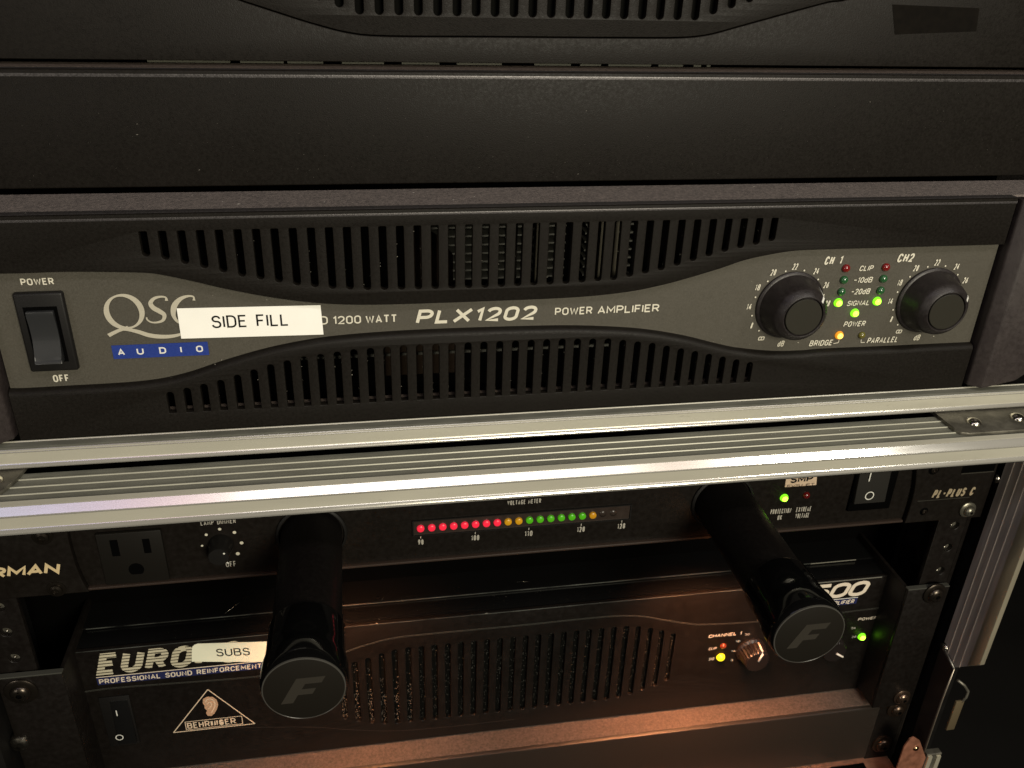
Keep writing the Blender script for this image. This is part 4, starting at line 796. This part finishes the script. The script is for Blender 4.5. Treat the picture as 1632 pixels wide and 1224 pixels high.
ep = [(ec[0]+x*1.05, ec[1]+0.4+z*1.22) for x, z in ((-3.0, 2.0), (-2.6, 4.3), (-0.6, 5.4), (2.0, 5.0), (3.7, 3.0), (4.0, 0.2), (3.0, -2.4), (1.6, -4.6), (0.0, -5.9), (-1.8, -5.6), (-2.3, -3.8), (-1.6, -2.6), (-2.6, -1.0), (-2.4, 0.6))]
b.prism(ep, BY-0.10, BY-0.04); eo = b.build('ear_emblem', er_, em)
b = MB(); fold = catmull([(ec[0]+x*1.05, ec[1]+0.4+z*1.22) for x, z in ((-1.6, 2.4), (-0.6, 3.9), (1.4, 3.7), (2.5, 1.8), (2.3, -0.4), (1.2, -2.4), (0.2, -4.0))], 5); b.ribbon(fold, 0.5, BY-0.13)
fold = catmull([(ec[0]+x*1.05, ec[1]+0.4+z*1.22) for x, z in ((-1.2, 1.2), (0.3, 2.1), (1.0, 0.8), (0.2, -0.8), (-0.9, -1.8))], 5); b.ribbon(fold, 0.45, BY-0.14); b.build('ear_folds', mat('ear_fold_print', (0.62, 0.48, 0.34), 0.55), em)
# controls at the right
T('CHANNEL 1', (136.54, -167.16), (156.20, -164.81), BY, ink_warm, ba, bold=0.15, shear=0.12)
T('CLIP', (137.86, -176.48), (142.79, -174.54), BY, ink_dim, ba, bold=0.2, shear=0.12); T('SIG', (138.99, -184.50), (142.43, -182.33), BY, ink_dim, ba, bold=0.2, shear=0.12)
led(ba, (146.31, -174.23), BY, 1.9, off_orange); led(ba, (145.98, -182.59), BY, 2.6, lit_yellow, label='lit yellow indicator light')
def rib_knob(c, ang, nm=None):
    b = MB(); seg = 96; prof = [(8.8, BY), (8.8, BY-1.2), (7.6, BY-2.4), (7.0, BY-9.0), (6.4, BY-9.8), (0.2, BY-9.8)]
    rings = []
    for r, y in prof:
        rings.append([b.bm.verts.new((c[0]+(r + (0.32*math.cos(24*2*math.pi*i/seg) if BY-9.5 < y < BY-1.5 else 0))*math.cos(2*math.pi*i/seg), y, c[1]+(r + (0.32*math.cos(24*2*math.pi*i/seg) if BY-9.5 < y < BY-1.5 else 0))*math.sin(2*math.pi*i/seg))) for i in range(seg)])
    for a, d in zip(rings, rings[1:]):
        for i in range(seg): b.bm.faces.new((a[i], a[(i+1) % seg], d[(i+1) % seg], d[i]))
    b.bm.faces.new(rings[-1]); kn = b.build('level_knob', mat('ribbed_knob_plastic', (0.012, 0.009, 0.008), 0.35), ba, smooth=True)
    ca, sa = math.cos(ang), math.sin(ang); b = MB(); b.tube3([(c[0]+1.0*ca, BY-9.9, c[1]+1.0*sa), (c[0]+6.5*ca, BY-9.9, c[1]+6.5*sa), (c[0]+7.3*ca, BY-8.6, c[1]+7.3*sa), (c[0]+7.9*ca, BY-2.5, c[1]+7.9*sa)], 0.6, 8); b.build('pointer_mark', mat('ivory_pointer', (0.85, 0.75, 0.65), 0.4), kn)
kc1 = (163.53, -179.69); rib_knob(kc1, math.radians(72)); kc2 = (210.33, -178.69); rib_knob(kc2, math.radians(-35))
for s_t, p_ in (('20', (159.61, -167.35)), ('18', (154.72, -171.87)), ('14', (153.22, -179.07)), ('8', (153.35, -186.00)), ('26', (225.08, -171.00)), ('28', (227.06, -177.98))): Tc(s_t, p_, 1.5*len(s_t), 1.5, BY, ink_dim, ba, bold=0.15, name='dial_number')
led(ba, (231.90, -178.20), BY, 2.4, lit_rim, core=lit_green, label='lit green indicator light')
T('POWER', (226.53, -165.73), (238.66, -163.69), BY, ink_warm, ba, bold=0.15, shear=0.15)
e0 = (207.39, -146.96); e1 = (229.12, -135.47)
text('2500', e1[0]-49, e1[0], e0[1]+0.2, e1[1]-0.6, BY, ink_warm, ba, wt=0.22, shear=0.32, space=0.4)
MB().box(e1[0]-44, e1[0]-6.5, BY-0.08, BY-0.02, e0[1]-1.1, e0[1]-0.7).build('title_underline', white_ink, ba); MB().box(e1[0]-44, e1[0]-6.5, BY-0.08, BY-0.02, e0[1]-5.4, e0[1]-1.3).build('blue_strip', navy_ink, ba)
text('POWER AMPLIFIER', e1[0]-39, e1[0]-8, e0[1]-4.9, e0[1]-2.0, BY-0.08, ink_warm, ba, bold=0.15, shear=0.15)
MB().box(e1[0]-44, e1[0]+5, BY-0.25, BY-0.02, BT-0.7, BT-0.25).build('bright_top_edge', mat('worn_edge', (0.35, 0.34, 0.28), 0.35, metal=0.5), ba)  # pale strip paints the highlight on the amplifier's top edge
we2 = mat('thin_worn_edge', (0.085, 0.09, 0.08), 0.4, metal=0.4, noise=0.9, nscale=60)  # dimmer colour for the painted top-edge highlight
MB().box(BXL+1, e1[0]-44, BY-0.12, BY-0.02, BT-0.38, BT-0.08).build('bright_top_edge', we2, ba); MB().box(BXL+2, BXR-14, 41.8, 41.95, BT-0.05, BT+0.4).build('bright_top_edge', we2, ba); MB().box((198.78, -136.93)[0], BXR-12, 41.6, 41.8, BT-0.05, BT+0.45).build('bright_top_edge', MATS['worn_edge'], ba)
# rack ears
for nm, x0, x1, xi, hx in (('R', 237.6, 262.2, 237.6, 256.2), ('L', -216.6, -188.6, -188.6, -208.5)):
    b = MB(); b.box(x0, x1, 8, 10, -217.5, -129.2, bev=0.35); e_ = b.build('rack_ear', rack_black, ba, smooth=True)
    b = MB(); b.box(xi if nm == 'R' else xi-2, xi+2 if nm == 'R' else xi, 10, 60, -217.5, -129.2, bev=0.2); b.build('ear_side', rack_black, ba, smooth=True)
    b = MB(); b.box(x0, x1, 8, 11, -129.15, -128.4, bev=0.2); b.build('ear_top_fold', rl, ba)
rack_screw(ba, (253.65, -132.43), 8); rack_screw(ba, (254.28, -210.17), 8, r=4.0, washer=5.2, m=mat('steel_screw', (0.16, 0.11, 0.08), 0.25, metal=0.9)); rack_screw(ba, (-207.48, -136.98), 8, washer=7.2)
rack_screw(ba, (-224.5+8, -212), 8, r=4.2)

# ================================================================== lower blank panel
lb_ = thing('blank_panel', 'lower blank rack panel with rounded top edge, lit orange from the lamp above', 'rack panel', (24, 14, -222), 'blank rack panels')
MB().prismx([(12.2, -265.5), (12.2, -223.8), (12.5, -222.8), (13.6, -222.2), (34, -222.0), (34, -223.2), (14, -223.4), (13.4, -224), (13.4, -265.5)], -216.6, 265.7).build('sheet_panel', mat('brown_black_paint', (0.016, 0.012, 0.009), 0.42, noise=0.2, nscale=900, bump=0.35, bscale=2600, spec=0.45), lb_, smooth=True)
MB().box(-216, 262, 14.4, 33, -222.0, -221.85).build('dust_layer', dusty_flange, lb_)
rack_screw(lb_, (257.24, -224.75), 12, r=4.2, washer=6.2, m=mat('warm_screw', (0.10, 0.07, 0.05), 0.3, metal=0.9)); rack_screw(lb_, (255.04, -254.27), 12, r=4.6, washer=6.6, m=MATS['warm_screw'])
MB().lathe([(4.6, 11.8), (4.8, 9.5), (4.2, 7.5), (2.5, 6.6), (0.2, 6.5)], -224.5+9, -170.8, 28).build('dome_nut', rivet_m, lc, smooth=True)
dr = thing('rack_drawer', 'shelf edge at the very bottom, its dusty top lit orange', 'rack drawer', (24, 0, -300))
MB().box(-216, 262, 1.5, 30, -300, -266.6, bev=0.8, seg=3).build('front_board', mat('dusty_board', (0.14, 0.075, 0.05), 0.6, noise=0.3, nscale=300, bump=0.4), dr, smooth=True)  # orange lamp light is put into the board's own colour
MB().box(222, 244, 4, 9, -266.65, -266.2, bev=0.1).build('latch_recess', hole_m, dr)

# dust on the gear, too fine to count
def flecks(name, n, fn, rmin, rmax, m, parent):
    b = MB()
    for i in range(n):
        p, nrm = fn(); r = random.uniform(rmin, rmax)*(2.2 if random.random() < 0.04 else 1); q = Matrix.Rotation(random.uniform(0, 6.28), 3, 'Y' if nrm == 'y' else 'Z')
        g = bmesh.ops.create_icosphere(b.bm, subdivisions=1, radius=r)
        sc_ = Vector((random.uniform(0.5, 2.2), 0.35, 0.6)) if nrm == 'y' else Vector((random.uniform(0.5, 2.2), 0.6, 0.35))
        for v in g['verts']: v.co = q @ Vector((v.co.x*sc_.x, v.co.y*sc_.y, v.co.z*sc_.z)) + Vector(p)
    b.build(name, m, parent, kind='stuff')
flecks('dust_specks', 260, lambda: ((random.uniform(-210, 262), 26.95, random.uniform(92, 131)), 'y'), 0.05, 0.11, mat('faint_dust', (0.14, 0.13, 0.11), 0.9), bp_)
flecks('dust_specks', 240, lambda: ((random.uniform(-150, 225), random.uniform(27, 46), BT+(0.5 if False else -0.3)), 'z'), 0.05, 0.14, MATS['faint_dust'], ba)
flecks('dust_specks', 60, lambda: ((random.gauss(10, 70), BY+0.15, BT-0.2+random.uniform(-0.2, 0.1)), 'y'), 0.10, 0.3, MATS['faint_dust'], ba)
flecks('dust_specks', 500, lambda: ((random.uniform(-176, 225), random.uniform(2.5, 26.5), 88.2), 'z'), 0.08, 0.2, dustm, qa)
flecks('slot_lint', 150, lambda: (((random.randint(0, 37)-18.5)*PT + random.choice((-1.2, 1.2)), random.uniform(0.4, 2.6), random.choice((random.uniform(52, 80), random.uniform(9, 30)))), 'y'), 0.06, 0.16, mat('lint', (0.30, 0.28, 0.23), 0.9), qa)
flecks('dust_specks', 50, lambda: ((random.uniform(-178, 250), 12.1, random.uniform(-262, -225)), 'y'), 0.08, 0.16, MATS['faint_dust'], lb_)
